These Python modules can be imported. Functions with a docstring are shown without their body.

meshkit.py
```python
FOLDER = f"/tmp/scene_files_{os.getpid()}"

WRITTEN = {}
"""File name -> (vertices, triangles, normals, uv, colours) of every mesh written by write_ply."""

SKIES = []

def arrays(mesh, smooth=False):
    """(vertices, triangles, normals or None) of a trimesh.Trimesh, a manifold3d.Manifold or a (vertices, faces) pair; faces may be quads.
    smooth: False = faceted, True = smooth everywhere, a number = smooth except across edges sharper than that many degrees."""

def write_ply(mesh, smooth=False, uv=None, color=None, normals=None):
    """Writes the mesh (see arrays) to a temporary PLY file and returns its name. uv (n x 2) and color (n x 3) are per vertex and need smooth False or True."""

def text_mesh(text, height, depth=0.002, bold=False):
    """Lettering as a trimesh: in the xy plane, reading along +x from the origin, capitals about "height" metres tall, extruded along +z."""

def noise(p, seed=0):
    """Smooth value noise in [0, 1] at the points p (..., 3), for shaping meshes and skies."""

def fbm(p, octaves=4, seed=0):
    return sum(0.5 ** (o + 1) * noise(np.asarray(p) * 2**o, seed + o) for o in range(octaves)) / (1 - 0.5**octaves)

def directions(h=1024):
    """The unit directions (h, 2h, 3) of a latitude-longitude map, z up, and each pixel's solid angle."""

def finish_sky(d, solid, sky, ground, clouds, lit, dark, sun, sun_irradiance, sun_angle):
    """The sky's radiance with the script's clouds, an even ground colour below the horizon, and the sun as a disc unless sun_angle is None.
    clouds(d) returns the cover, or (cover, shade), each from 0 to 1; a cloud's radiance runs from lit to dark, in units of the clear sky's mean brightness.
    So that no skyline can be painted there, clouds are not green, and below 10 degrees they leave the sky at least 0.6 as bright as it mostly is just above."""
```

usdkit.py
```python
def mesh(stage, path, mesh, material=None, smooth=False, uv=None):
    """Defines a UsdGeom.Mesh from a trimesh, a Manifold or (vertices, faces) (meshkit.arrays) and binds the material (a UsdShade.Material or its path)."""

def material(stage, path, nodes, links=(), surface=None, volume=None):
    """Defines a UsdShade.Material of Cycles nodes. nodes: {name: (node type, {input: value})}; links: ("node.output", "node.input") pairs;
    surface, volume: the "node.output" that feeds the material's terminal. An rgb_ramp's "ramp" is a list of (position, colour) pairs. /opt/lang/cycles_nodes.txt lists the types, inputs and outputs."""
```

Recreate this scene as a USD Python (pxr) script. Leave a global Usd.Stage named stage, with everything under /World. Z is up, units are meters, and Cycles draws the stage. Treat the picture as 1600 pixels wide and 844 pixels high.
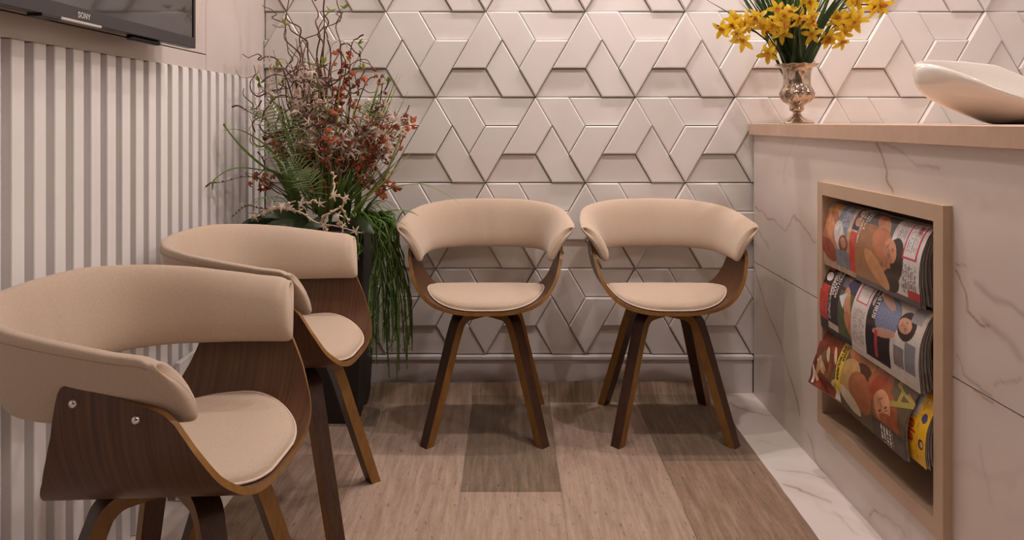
import math, random
import numpy as np, trimesh, usdkit, meshkit
from shapely.geometry import Polygon, box as sbox
from shapely import affinity
from pxr import Usd, UsdGeom, UsdLux, UsdShade, Gf, Sdf, Vt

random.seed(7)
rng = np.random.default_rng(11)
stage = Usd.Stage.CreateInMemory()
UsdGeom.SetStageUpAxis(stage, UsdGeom.Tokens.z)
UsdGeom.SetStageMetersPerUnit(stage, 1.0)
world = UsdGeom.Xform.Define(stage, '/World')
stage.SetDefaultPrim(world.GetPrim())
UsdGeom.Scope.Define(stage, '/World/Looks')

# ------------------------------------------------------------------ camera, light, exposure
F = 1200.0                      # focal length in pixels of the 1600 x 844 frame
VX, VY = 799.0, 190.0           # where the room's depth lines meet
EYE = 1.10
BACK = 3.128                    # back wall plane (mean tile face)
cam = UsdGeom.Camera.Define(stage, '/World/camera')
cam.AddTranslateOp().Set(Gf.Vec3d(0, 0, EYE))
cam.AddRotateXOp().Set(90.0)
cam.CreateHorizontalApertureAttr(36.0)
cam.CreateVerticalApertureAttr(36.0 * 844 / 1600)
cam.CreateFocalLengthAttr(36.0 * F / 1600)
cam.CreateVerticalApertureOffsetAttr(-36.0 * (422 - VY) / 1600)
cam.CreateHorizontalApertureOffsetAttr(36.0 * (800 - VX) / 1600)
cam.CreateClippingRangeAttr(Gf.Vec2f(0.05, 50))
cam.CreateExposureAttr(-0.13)
WARM = (1.0, 0.875, 0.845)
DOWNLIGHTS = [(0.50, 2.86, 84.0), (-0.22, 2.86, 44.0), (1.38, 2.86, 66.0), (-0.05, 2.05, 54.0), (0.72, 2.05, 84.0), (1.75, 1.6, 50.0)]  # ceiling lamps out of view, placed to light the walls, slats and floor
PANELS = [(0.55, 0.2, 0.35), (1.95, 0.6, 4.0)]  # fill panels added out of view to flatten the lighting
CEIL = 2.55
dome = UsdLux.DomeLight.Define(stage, '/World/sky')  # faint warm ambient fill from all round the closed room
dome.CreateIntensityAttr(0.02)
dome.CreateColorAttr(Gf.Vec3f(1, 0.9, 0.85))


def at(px, py, d):
    return np.array([(px - VX) / F * d, d, EYE - (py - VY) / F * d])


# ------------------------------------------------------------------ naming and prims
used = {}


def numbered(path, name):
    k = (path, name)
    n = used.get(k, -1) + 1
    used[k] = n
    return f'{path}/{name}' if n == 0 else f'{path}/{name}_{n:03d}'


def tag(prim, label=None, cat=None, group=None, kind=None):
    for k, v in (('label', label), ('category', cat), ('group', group), ('kind', kind)):
        if v:
            prim.SetCustomDataByKey(k, v)
    return prim


BASE = {}


def thing(name, label=None, cat=None, loc=(0, 0, 0), rotz=0, group=None, kind=None):
    x = UsdGeom.Xform.Define(stage, numbered('/World', name))
    x.AddTranslateOp().Set(Gf.Vec3d(*map(float, loc)))
    x.AddRotateZOp().Set(float(rotz))
    BASE[str(x.GetPath())] = np.array(loc, float)
    return tag(x.GetPrim(), label, cat, group, kind)


def root_of(prim):
    return '/'.join(str(prim.GetPath()).split('/')[:3])


def part(parent, name, mesh, mat, smooth=False, colors=None, local=False, label=None, kind=None, raw=False):
    """One Mesh under parent (or under /World). World coordinates unless local."""
    if hasattr(mesh, 'vertices'):
        v, f = np.array(mesh.vertices, float), np.array(mesh.faces)
    else:
        v, f = np.array(mesh[0], float), np.array(mesh[1])
    if parent is not None and not local:
        v = v - BASE.get(root_of(parent), np.zeros(3))
    path = numbered('/World' if parent is None else str(parent.GetPath()), name)
    m = usdkit.mesh(stage, path, (v, f), mat, smooth=smooth)
    if colors is not None:
        UsdGeom.PrimvarsAPI(m).CreatePrimvar('paint', Sdf.ValueTypeNames.Color3fArray, 'vertex').Set(Vt.Vec3fArray.FromNumpy(np.asarray(colors, np.float32)))
    return tag(m.GetPrim(), label, None, None, kind)


def copy_of(src, loc, rotz, label=None, group=None):
    was = src.GetCustomData()
    o = thing(src.GetName(), label or was.get('label'), was.get('category'), loc, rotz, group or was.get('group'))
    o.GetReferences().AddInternalReference(src.GetPath())
    o.SetInstanceable(True)
    return o


# ------------------------------------------------------------------ mesh helpers
def cat(ms):
    vs, fs, n = [], [], 0
    for m in ms:
        v, f = (np.asarray(m.vertices), np.asarray(m.faces)) if hasattr(m, 'vertices') else m
        vs.append(v); fs.append(np.asarray(f) + n); n += len(v)
    return np.vstack(vs), np.vstack(fs)


def tri(f):
    f = np.asarray(f)
    return np.vstack([f[:, [0, 1, 2]], f[:, [0, 2, 3]]]) if f.shape[1] == 4 else f


def bx(x0, x1, y0, y1, z0, z1):
    m = trimesh.creation.box([x1 - x0, y1 - y0, z1 - z0])
    m.apply_translation([(x0 + x1) / 2, (y0 + y1) / 2, (z0 + z1) / 2])
    return np.array(m.vertices), np.array(m.faces)


def bevel_box(x0, x1, y0, y1, z0, z1, b=0.002):
    import manifold3d as mf
    pts = []
    for x in (x0, x1):
        for y in (y0, y1):
            for z in (z0, z1):
                sx, sy, sz = (1 if x == x0 else -1), (1 if y == y0 else -1), (1 if z == z0 else -1)
                pts += [[x + sx * b, y + sy * b, z], [x + sx * b, y, z + sz * b], [x, y + sy * b, z + sz * b]]
    m = trimesh.convex.convex_hull(np.array(pts))
    return np.array(m.vertices), np.array(m.faces)


def grid(nu, nv, close_u=False):
    i, j = np.meshgrid(np.arange(nu - (0 if close_u else 1)), np.arange(nv - 1), indexing='ij')
    a, b = i * nv + j, ((i + 1) % nu) * nv + j
    return tri(np.stack([a, b, b + 1, a + 1], -1).reshape(-1, 4))


def prism(poly, h0, h1, axes):
    """Extrude a shapely polygon; axes maps (a, b, h) to xyz."""
    m = trimesh.creation.extrude_polygon(poly, h1 - h0, engine='earcut')
    v = np.array(m.vertices); v[:, 2] += h0
    return axes(v), np.array(m.faces)


def frames(p):
    p = np.asarray(p, float)
    t = np.gradient(p, axis=0)
    t /= np.linalg.norm(t, axis=1, keepdims=True) + 1e-12
    ref = np.array([0, 0, 1.0]) if abs(t[len(t) // 2, 2]) < 0.85 else np.array([0, 1.0, 0])
    a = np.cross(t, ref); a /= np.linalg.norm(a, axis=1, keepdims=True) + 1e-12
    return t, a, np.cross(a, t)


def tube(p, r, sides=6, cap=True):
    p = np.asarray(p, float); n = len(p)
    _, a, b = frames(p)
    r = np.broadcast_to(np.asarray(r, float), (n,))
    g = np.arange(sides) * 2 * np.pi / sides
    v = p[:, None] + r[:, None, None] * (np.cos(g)[None, :, None] * a[:, None] + np.sin(g)[None, :, None] * b[:, None])
    v = v.reshape(-1, 3)
    i, j = np.meshgrid(np.arange(n - 1), np.arange(sides), indexing='ij')
    q = np.stack([i * sides + j, i * sides + (j + 1) % sides, (i + 1) * sides + (j + 1) % sides, (i + 1) * sides + j], -1).reshape(-1, 4)
    f = [tri(q)]
    if cap:
        v = np.vstack([v, p[:1], p[-1:]])
        k = np.arange(sides)
        f.append(np.stack([np.full(sides, n * sides), (k + 1) % sides, k], 1))
        f.append(np.stack([np.full(sides, n * sides + 1), (n - 1) * sides + k, (n - 1) * sides + (k + 1) % sides], 1))
    return v, np.vstack(f)


def spline(pts, n=24):
    """Catmull-Rom through pts."""
    p = np.asarray(pts, float)
    if len(p) == 2:
        return p[0] + (p[1] - p[0]) * np.linspace(0, 1, n)[:, None]
    q = np.vstack([2 * p[0] - p[1], p, 2 * p[-1] - p[-2]])
    u = np.linspace(0, len(p) - 1, n); k = np.minimum(u.astype(int), len(p) - 2); t = (u - k)[:, None]
    a, b, c, d = q[k], q[k + 1], q[k + 2], q[k + 3]
    return 0.5 * (2 * b + (c - a) * t + (2 * a - 5 * b + 4 * c - d) * t * t + (3 * b - a - 3 * c + d) * t ** 3)


def ribbon(p, w, fold=0.15, side=None):
    """A leaf along p: three vertices across with a slight V fold."""
    p = np.asarray(p, float); n = len(p)
    t, a, b = frames(p)
    if side is not None:
        s = np.asarray(side, float)[None] - t * (t @ np.asarray(side, float))[:, None]
        a = s / (np.linalg.norm(s, axis=1, keepdims=True) + 1e-9); b = np.cross(a, t)
    w = np.broadcast_to(np.asarray(w, float), (n,))[:, None]
    v = np.stack([p - a * w / 2 + b * w * fold, p, p + a * w / 2 + b * w * fold], 1).reshape(-1, 3)
    return v, grid(n, 3)


def rotation(z_axis, spin=0.0):
    z = np.asarray(z_axis, float); z = z / np.linalg.norm(z)
    r = np.array([0, 0, 1.0]) if abs(z[2]) < 0.9 else np.array([1.0, 0, 0])
    x = np.cross(r, z); x /= np.linalg.norm(x); y = np.cross(z, x)
    c, s = math.cos(spin), math.sin(spin)
    return np.stack([c * x + s * y, -s * x + c * y, z], 1)


def lathe(profile, n=32, flutes=0, depth=None):
    p = np.asarray(profile, float)
    g = np.arange(n) * 2 * np.pi / n
    r = p[:, 0][None] * (1 + (np.cos(flutes * g)[:, None] * depth[None] if flutes else np.zeros((n, 1))))
    v = np.stack([r * np.cos(g)[:, None], r * np.sin(g)[:, None], np.broadcast_to(p[:, 1][None], r.shape)], -1).reshape(-1, 3)
    return v, grid(n, len(p), True)


def lin(*c):
    c = np.array(c, float) / 255.0
    return tuple(np.where(c <= 0.04045, c / 12.92, ((c + 0.055) / 1.055) ** 2.4))


# ------------------------------------------------------------------ materials
def mat(name, nodes, links=()):
    return usdkit.material(stage, '/World/Looks/' + name, nodes, links, surface='p.BSDF')


def plain(name, c, rough=0.5, **kw):
    return mat(name, {'p': ('principled_bsdf', dict(base_color=c, roughness=rough, **kw))})


def mottled(name, c0, c1, scale=(8, 8, 8), rough=0.5, detail=4, bump=0.0, bscale=1.0, bdist=0.002, lo=0.35, hi=0.65, source='object', **kw):
    nodes = {'t': ('texture_coordinate', {}), 'm': ('mapping', {'scale': scale}), 'n': ('noise_texture', {'scale': 1.0, 'detail': detail, 'roughness': 0.6}),
             'r': ('rgb_ramp', {'ramp': [(lo, c0), (hi, c1)]}), 'p': ('principled_bsdf', dict(roughness=rough, **kw))}
    links = [('t.' + source, 'm.vector'), ('m.vector', 'n.vector'), ('n.fac', 'r.fac'), ('r.color', 'p.base_color')]
    if bump:
        nodes |= {'m2': ('mapping', {'scale': tuple(bscale * np.ones(3))}), 'n2': ('noise_texture', {'scale': 1.0, 'detail': 3.0}), 'b': ('bump', {'strength': bump, 'distance': bdist})}
        links += [('t.' + source, 'm2.vector'), ('m2.vector', 'n2.vector'), ('n2.fac', 'b.height'), ('b.normal', 'p.normal')]
    return mat(name, nodes, links)


def painted(name, rough=0.5, translucent=0.0, noise_amp=0.0, noise_scale=(40, 40, 40), coat=0.0, **kw):
    """Colour comes from the mesh's own paint (printed or grown colour)."""
    nodes = {'a': ('attribute', {'attribute': 'paint'}), 'p': ('principled_bsdf', dict(roughness=rough, coat_weight=coat, **kw))}
    links = []
    src = 'a.color'
    if noise_amp:
        nodes |= {'t': ('texture_coordinate', {}), 'm': ('mapping', {'scale': noise_scale}), 'n': ('noise_texture', {'scale': 1.0, 'detail': 4.0}),
                  'r': ('rgb_ramp', {'ramp': [(0.3, (1 - noise_amp,) * 3), (0.7, (1, 1, 1))]}), 'x': ('mix', {'mix_type': 'multiply', 'fac': 1.0})}
        links += [('t.object', 'm.vector'), ('m.vector', 'n.vector'), ('n.fac', 'r.fac'), ('a.color', 'x.color1'), ('r.color', 'x.color2')]
        src = 'x.color'
    links.append((src, 'p.base_color'))
    if translucent:
        nodes |= {'tr': ('translucent_bsdf', {}), 'mx': ('mix_closure', {'fac': translucent})}
        links += [(src, 'tr.color'), ('p.BSDF', 'mx.closure1'), ('tr.BSDF', 'mx.closure2')]
        return usdkit.material(stage, '/World/Looks/' + name, nodes, links, surface='mx.closure')
    return mat(name, nodes, links)


M = {}
M['tile'] = mottled('relief_tile', lin(226, 220, 214), lin(232, 227, 222), (3, 3, 3), 0.42, bump=0.12, bscale=9, bdist=0.004)
M['plaster'] = mottled('plaster', lin(224, 216, 208), lin(230, 222, 215), (4, 4, 4), 0.7)
M['ceiling'] = plain('ceiling_paint', lin(225, 218, 212), 0.8)
M['dark_wall'] = plain('taupe_paint', lin(104, 92, 84), 0.8)  # unseen wall, dark to give dark reflections and little bounce
M['slat'] = mottled('slat_lacquer', lin(236, 233, 230), lin(241, 238, 235), (2, 2, 2), 0.5)
M['slat_back'] = plain('slat_backing', lin(200, 194, 192), 0.6)
M['joint'] = plain('dark_joint', lin(90, 80, 74), 0.8)
M['baseboard'] = plain('baseboard_lacquer', lin(222, 216, 212), 0.4)
M['fabric'] = mottled('beige_fabric', lin(192, 170, 147), lin(200, 178, 155), (260, 260, 260), 0.9, detail=2, bump=0.3, bscale=520, bdist=0.001, sheen_weight=0.25, sheen_roughness=0.5)
M['seam'] = plain('seam_thread', lin(178, 152, 128), 0.9)
M['piping'] = plain('cushion_piping', lin(214, 196, 176), 0.8)


def wood(name, dark, light, scale, rough=0.38, **kw):
    nodes = {'t': ('texture_coordinate', {}), 'm': ('mapping', {'scale': scale}), 'n': ('noise_texture', {'scale': 1.0, 'detail': 6.0, 'roughness': 0.62, 'distortion': 0.4}),
             'm2': ('mapping', {'scale': tuple(np.array(scale) * 4.0)}), 'n2': ('noise_texture', {'scale': 1.0, 'detail': 3.0}),
             'x': ('mix', {'fac': 0.35}), 'r': ('rgb_ramp', {'ramp': [(0.33, dark), (0.50, tuple((np.array(dark) + np.array(light)) / 2)), (0.66, light)]}),
             'b': ('bump', {'strength': 0.12, 'distance': 0.001}), 'p': ('principled_bsdf', dict(roughness=rough, **kw))}
    links = [('t.object', 'm.vector'), ('m.vector', 'n.vector'), ('t.object', 'm2.vector'), ('m2.vector', 'n2.vector'), ('n.color', 'x.color1'), ('n2.color', 'x.color2'),
             ('x.color', 'r.fac'), ('r.color', 'p.base_color'), ('n2.fac', 'b.height'), ('b.normal', 'p.normal')]
    return mat(name, nodes, links)


M['walnut'] = wood('walnut_veneer', lin(50, 29, 14), lin(108, 70, 42), (1.6, 120, 1.6), 0.38)
M['walnut_leg'] = wood('walnut_leg_veneer', lin(46, 28, 18), lin(86, 56, 38), (70, 70, 3), 0.36)
M['ply'] = wood('plywood_edge', lin(122, 84, 36), lin(158, 114, 58), (30, 30, 8), 0.4)
M['rod'] = wood('rack_rod_wood', lin(90, 50, 24), lin(130, 80, 40), (60, 6, 60), 0.4)
M['chrome'] = plain('chrome', (0.75, 0.73, 0.7), 0.22, metallic=1.0)
M['tv_body'] = plain('tv_black_plastic', lin(26, 24, 24), 0.35)
M['tv_bezel'] = plain('tv_bezel', lin(44, 40, 41), 0.3)
M['screen'] = plain('tv_screen', lin(40, 36, 37), 0.06, ior=1.7, specular_ior_level=0.9)
M['silver_print'] = plain('silver_print', lin(205, 200, 196), 0.4)
M['marble'] = painted('marble_slab', 0.22, noise_amp=0.07, noise_scale=(2.2, 2.2, 2.2))
M['marble_floor'] = painted('marble_floor', 0.2, noise_amp=0.07, noise_scale=(2.0, 2.0, 2.0))
M['marble_wall'] = painted('marble_wall', 0.3, noise_amp=0.06, noise_scale=(3.0, 3.0, 3.0))
M['counter_top'] = mottled('beige_stone', lin(196, 164, 140), lin(204, 172, 148), (30, 30, 30), 0.35)
M['rack_frame'] = mottled('rack_lacquer', lin(192, 164, 138), lin(198, 170, 144), (12, 12, 12), 0.4)
M['ceramic'] = plain('white_ceramic', lin(226, 220, 210), 0.08, coat_weight=0.6, coat_roughness=0.03)
M['planter'] = plain('planter_lacquer', lin(34, 24, 22), 0.5)
M['soil'] = mottled('dark_moss', lin(34, 30, 20), lin(60, 52, 34), (60, 60, 60), 0.95)
M['leaf'] = painted('leaf_paint', 0.42, 0.3)
M['petal'] = painted('petal_paint', 0.55, 0.4)
M['twig'] = mottled('willow_bark', lin(78, 50, 36), lin(120, 84, 62), (40, 40, 40), 0.7)
M['driftwood'] = mottled('dried_branch', lin(196, 168, 142), lin(228, 208, 184), (60, 60, 60), 0.8)
M['white_board'] = plain('white_board', lin(222, 218, 214), 0.4)
M['black'] = plain('black_plastic', lin(20, 18, 18), 0.5)
M['print'] = painted('glossy_print', 0.28)
M['ink_white'] = plain('ink_white', lin(232, 226, 216), 0.35)
M['ink_black'] = plain('ink_black', lin(24, 20, 20), 0.35)
M['ink_red'] = plain('ink_red', lin(190, 42, 46), 0.35)
M['ink_olive'] = plain('ink_olive', lin(158, 140, 70), 0.35)
M['paper'] = mottled('paper_edges', lin(168, 158, 150), lin(206, 198, 190), (14, 3, 14), 0.6)
M['mercury'] = mat('mercury_glass', {'t': ('texture_coordinate', {}), 'n': ('noise_texture', {'scale': 45.0, 'detail': 5.0}), 'r': ('rgb_ramp', {'ramp': [(0.35, lin(150, 128, 108)), (0.6, lin(214, 196, 176))]}),
                   'p': ('principled_bsdf', dict(metallic=0.85, roughness=0.1, coat_weight=0.5))}, [('t.object', 'n.vector'), ('n.fac', 'r.fac'), ('r.color', 'p.base_color')])
M['lamp_trim'] = plain('lamp_trim', lin(225, 222, 218), 0.4)
M['lamp_glow'] = mat('lamp_glow', {'p': ('principled_bsdf', dict(base_color=(0.8, 0.8, 0.8), emission_color=WARM, emission_strength=6.0))})


def rug_mat(name, c0, c1, c2):
    """Hand-woven wool: long streaks along the pile rows (y), darker flecks, fine cross ribs."""
    nodes = {'t': ('texture_coordinate', {}), 'm': ('mapping', {'scale': (52, 4.5, 1)}), 'n': ('noise_texture', {'scale': 1.0, 'detail': 6.0, 'roughness': 0.72, 'distortion': 0.15}),
             'm2': ('mapping', {'scale': (92, 30, 1)}), 'n2': ('noise_texture', {'scale': 1.0, 'detail': 2.5, 'roughness': 0.6, 'distortion': 0.3}),
             'r': ('rgb_ramp', {'ramp': [(0.34, c0), (0.5, c1), (0.66, c2)]}),
             'r2': ('rgb_ramp', {'ramp': [(0.30, (0.50, 0.45, 0.41)), (0.38, (1, 1, 1)), (0.70, (1, 1, 1)), (0.78, (1.2, 1.2, 1.18))]}),
             'x': ('mix', {'mix_type': 'multiply', 'fac': 0.8}), 'm3': ('mapping', {'scale': (330, 210, 1)}), 'w': ('noise_texture', {'scale': 1.0, 'detail': 1.0}),
             'ad': ('math', {'math_type': 'add'}), 'b': ('bump', {'strength': 0.5, 'distance': 0.003}), 'p': ('principled_bsdf', dict(roughness=0.95, sheen_weight=0.2))}
    links = [('t.object', 'm.vector'), ('m.vector', 'n.vector'), ('t.object', 'm2.vector'), ('m2.vector', 'n2.vector'), ('n.fac', 'r.fac'), ('n2.fac', 'r2.fac'),
             ('r.color', 'x.color1'), ('r2.color', 'x.color2'), ('x.color', 'p.base_color'), ('t.object', 'm3.vector'), ('m3.vector', 'w.vector'), ('w.fac', 'ad.value1'), ('n2.fac', 'ad.value2'), ('ad.value', 'b.height'), ('b.normal', 'p.normal')]
    return mat(name, nodes, links)


M['rug_light'] = rug_mat('rug_light_wool', lin(152, 128, 108), lin(172, 147, 127), lin(188, 164, 145))
M['rug_mid'] = rug_mat('rug_mid_wool', lin(126, 102, 82), lin(148, 122, 100), lin(170, 144, 122))
M['rug_dark'] = rug_mat('rug_dark_wool', lin(104, 86, 66), lin(126, 106, 85), lin(148, 127, 104))  # also serves the shaded block beside the counter


# ------------------------------------------------------------------ marble painting
def counter_yz(px, py, X=0.978):
    d = F * X / (px - VX)
    return d, EYE - (py - VY) / F * d


def floor_xy(px, py):
    d = F * EYE / (py - VY)
    return (px - VX) / F * d, d


def paint(uv, base, veins, seed):
    """Vein colour laid along jittered polylines; uv (n, 2) on the slab in metres. veins: (points, width, strength)."""
    p3 = np.column_stack([uv, np.full(len(uv), seed * 3.1)])
    jit = np.column_stack([meshkit.fbm(p3 * 14, 3, seed) - 0.5, meshkit.fbm(p3 * 14 + 9, 3, seed + 5) - 0.5]) * 0.045
    q = uv + jit
    m = np.zeros(len(uv)); halo = np.zeros(len(uv))
    amp = meshkit.fbm(p3 * 9, 2, seed + 3)
    for pts, w, s in veins:
        pts = np.asarray(pts, float); best = np.full(len(uv), 9.0)
        for a, b in zip(pts[:-1], pts[1:]):
            ab = b - a; t = np.clip(((q - a) @ ab) / (ab @ ab), 0, 1)
            best = np.minimum(best, np.linalg.norm(q - a - t[:, None] * ab, axis=1))
        m = np.maximum(m, 0.85 * s * np.exp(-(best / (w * 0.62)) ** 2) * np.clip(0.35 + 1.3 * (amp - 0.25), 0.15, 1))
        halo = np.maximum(halo, 0.38 * s * np.exp(-(best / (w * 8)) ** 2) * amp)
    rid = 1 - np.abs(meshkit.fbm(np.column_stack([uv[:, 0] * 2.4 + uv[:, 1] * 1.2, uv[:, 1] * 1.6, np.full(len(uv), seed)]), 5, seed + 20) - 0.5) * 2
    faint = np.clip((rid - 0.955) / 0.045, 0, 1) * np.clip((meshkit.noise(p3 * 1.7, seed + 8) - 0.45) * 3, 0, 1) * 0.28
    c = np.array(base)[None].repeat(len(uv), 0)
    warm, grey = np.array(lin(190, 158, 128)), np.array(lin(96, 76, 66))
    c = c + (warm - c) * halo[:, None]
    c = c + (np.array(lin(165, 145, 132)) - c) * faint[:, None]
    return c + (grey - c) * m[:, None]


def slab_grid(u0, u1, v0, v1, step, hole=None):
    us = np.linspace(u0, u1, max(2, int(round((u1 - u0) / step)) + 1)); vs = np.linspace(v0, v1, max(2, int(round((v1 - v0) / step)) + 1))
    U, V = np.meshgrid(us, vs, indexing='ij')
    f = grid(len(us), len(vs))
    uv = np.column_stack([U.ravel(), V.ravel()])
    if hole is not None:
        c = uv[f].mean(1)
        f = f[~((c[:, 0] > hole[0]) & (c[:, 0] < hole[1]) & (c[:, 1] > hole[2]) & (c[:, 1] < hole[3]))]
    return uv, f


MARBLE = lin(226, 214, 204)
FLOOR = lin(240, 231, 223)
PANEL = lin(212, 202, 194)

# ------------------------------------------------------------------ THE SETTING
XL, XR, YF, YB = -1.025, 2.7, -1.7, 3.13
# floor
fv = [([floor_xy(*p) for p in pts], w, s) for pts, w, s in [
    ([(1139, 631), (1172, 642), (1206, 650)], 0.012, 0.55), ([(1217, 732), (1251, 738), (1289, 747)], 0.006, 0.7),
    ([(1223, 757), (1251, 764), (1292, 783)], 0.007, 0.95), ([(1190, 690), (1230, 700)], 0.006, 0.3), ([(1300, 800), (1340, 836)], 0.006, 0.4)]]
fv += [([(-1.0, 1.62), (-0.92, 1.74), (-0.83, 1.78)], 0.008, 0.8), ([(-0.98, 1.80), (-0.86, 1.92)], 0.006, 0.5), ([(-1.0, 2.3), (-0.85, 2.5)], 0.008, 0.6), ([(-0.9, 0.6), (0.2, 1.2), (0.6, 1.1)], 0.008, 0.7)]
fl = thing('floor', 'pale polished marble floor with thin brown veins around the rug', 'floor', (0, 1.2, 0), kind='structure')
for x0, x1, st in ((XL - 0.1, -0.70, 0.008), (-0.70, 0.62, 0.03), (0.62, 0.995, 0.006), (0.995, XR + 0.1, 0.03)):
    uv, f = slab_grid(x0, x1, YF - 0.1, YB + 0.1, st)
    part(fl, 'slab', cat([(np.column_stack([uv, np.zeros(len(uv))]), f), bx(x0, x1, YF - 0.1, YB + 0.1, -0.08, -0.002)]), M['marble_floor'], colors=np.vstack([paint(uv, FLOOR, fv, 3), np.tile(FLOOR, (8, 1))]))
# ceiling
part(None, 'ceiling', bx(XL - 0.1, XR + 0.1, YF - 0.1, YB + 0.1, CEIL, CEIL + 0.1), M['ceiling'])
tag(stage.GetPrimAtPath('/World/ceiling'), 'plain off-white ceiling above the waiting corner', 'ceiling', kind='structure')
part(None, 'wall_right', bx(XR, XR + 0.1, YF - 0.1, YB + 0.1, 0, CEIL), M['plaster'])
tag(stage.GetPrimAtPath('/World/wall_right'), 'plain plaster wall behind the reception counter', 'wall', kind='structure')
part(None, 'wall_front', bx(XL - 0.1, XR + 0.1, YF - 0.1, YF, 0, CEIL), M['dark_wall'])
tag(stage.GetPrimAtPath('/World/wall_front'), 'taupe painted wall opposite the tiled wall', 'wall', kind='structure')

# back wall: triangle tiles, each of three trapezoid pieces at three heights
wb = thing('wall_back', 'white wall of triangular relief tiles in raised trapezoid pieces', 'wall', (0, YB, 0), kind='structure')
part(wb, 'backing', bx(XL - 0.1, XR + 0.1, YB, YB + 0.1, 0, CEIL), M['joint'])
SIDE, ROW, Z0, X0 = 0.4046, 0.3475, 0.1563, -0.307
HEIGHT = {'low': 0.010, 'mid': 0.019, 'high': 0.028}


def tile_piece(poly, h):
    """A chamfered flat piece standing h proud of the wall."""
    c = 0.0046
    outer = poly.buffer(-0.0013, join_style=2)
    inner = poly.buffer(-0.0013 - c, join_style=2)
    if inner.is_empty or inner.geom_type != 'Polygon' or outer.geom_type != 'Polygon':
        return None
    o = np.array(outer.exterior.coords)[:-1]; i = np.array(inner.exterior.coords)[:-1]
    if len(o) != len(i) or len(o) < 3:
        return prism(outer, 0, h, lambda v: np.column_stack([v[:, 0], YB - v[:, 2], v[:, 1]]))
    if not outer.exterior.is_ccw:
        o = o[::-1]
    if not inner.exterior.is_ccw:
        i = i[::-1]
    k = np.argmin(np.linalg.norm(i - o[0], axis=1)); i = np.roll(i, -k, axis=0)
    n = len(o)
    ring = lambda a, hh: np.column_stack([a[:, 0], np.full(n, YB - hh), a[:, 1]])
    v = np.vstack([ring(o, 0.0), ring(o, h - c * 0.75), ring(i, h)])
    j = np.arange(n); q = []
    for b in (0, n):
        q.append(np.stack([b + j, b + (j + 1) % n, b + n + (j + 1) % n, b + n + j], 1))
    top = np.stack([np.full(n - 2, 2 * n), 2 * n + 1 + np.arange(n - 2), 2 * n + 2 + np.arange(n - 2)], 1)
    return v, np.vstack([tri(np.vstack(q)), top])


clipz = sbox(-1.0015, Z0, XR - 0.01, 1.8938)
for row in range(5):
    zb, zt = Z0 + row * ROW, Z0 + (row + 1) * ROW
    off = (row % 2) * SIDE / 2          # vertices on the row's top joint start at X0 + off
    top0 = X0 + (SIDE / 2 if (row % 2 == 1) else 0.0)
    for k in range(-3, 9):
        A, B = np.array([top0 + k * SIDE, zt]), np.array([top0 + (k + 1) * SIDE, zt])
        C = np.array([top0 + (k + 0.5) * SIDE, zb])
        D = np.array([top0 + (k + 1.5) * SIDE, zb])
        for flip in (False, True):
            if not flip:
                a, b, c = A, B, C
            else:                          # the same tile turned half round
                a, b, c = D, C, B
            ctr = (a + b + c) / 3
            p1, p2, p3 = a + (b - a) / 3, b + (c - b) / 3, c + (a - c) / 3
            for pts, lev in (((p1, b, p2, ctr), 'low'), ((p2, c, p3, ctr), 'high'), ((p3, a, p1, ctr), 'mid')):
                g = Polygon(pts).intersection(clipz)
                if g.is_empty or g.area < 0.00012 or g.geom_type != 'Polygon':
                    continue
                m = tile_piece(g, HEIGHT[lev])
                if m is not None:
                    part(wb, 'tile', m, M['tile'])
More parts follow.
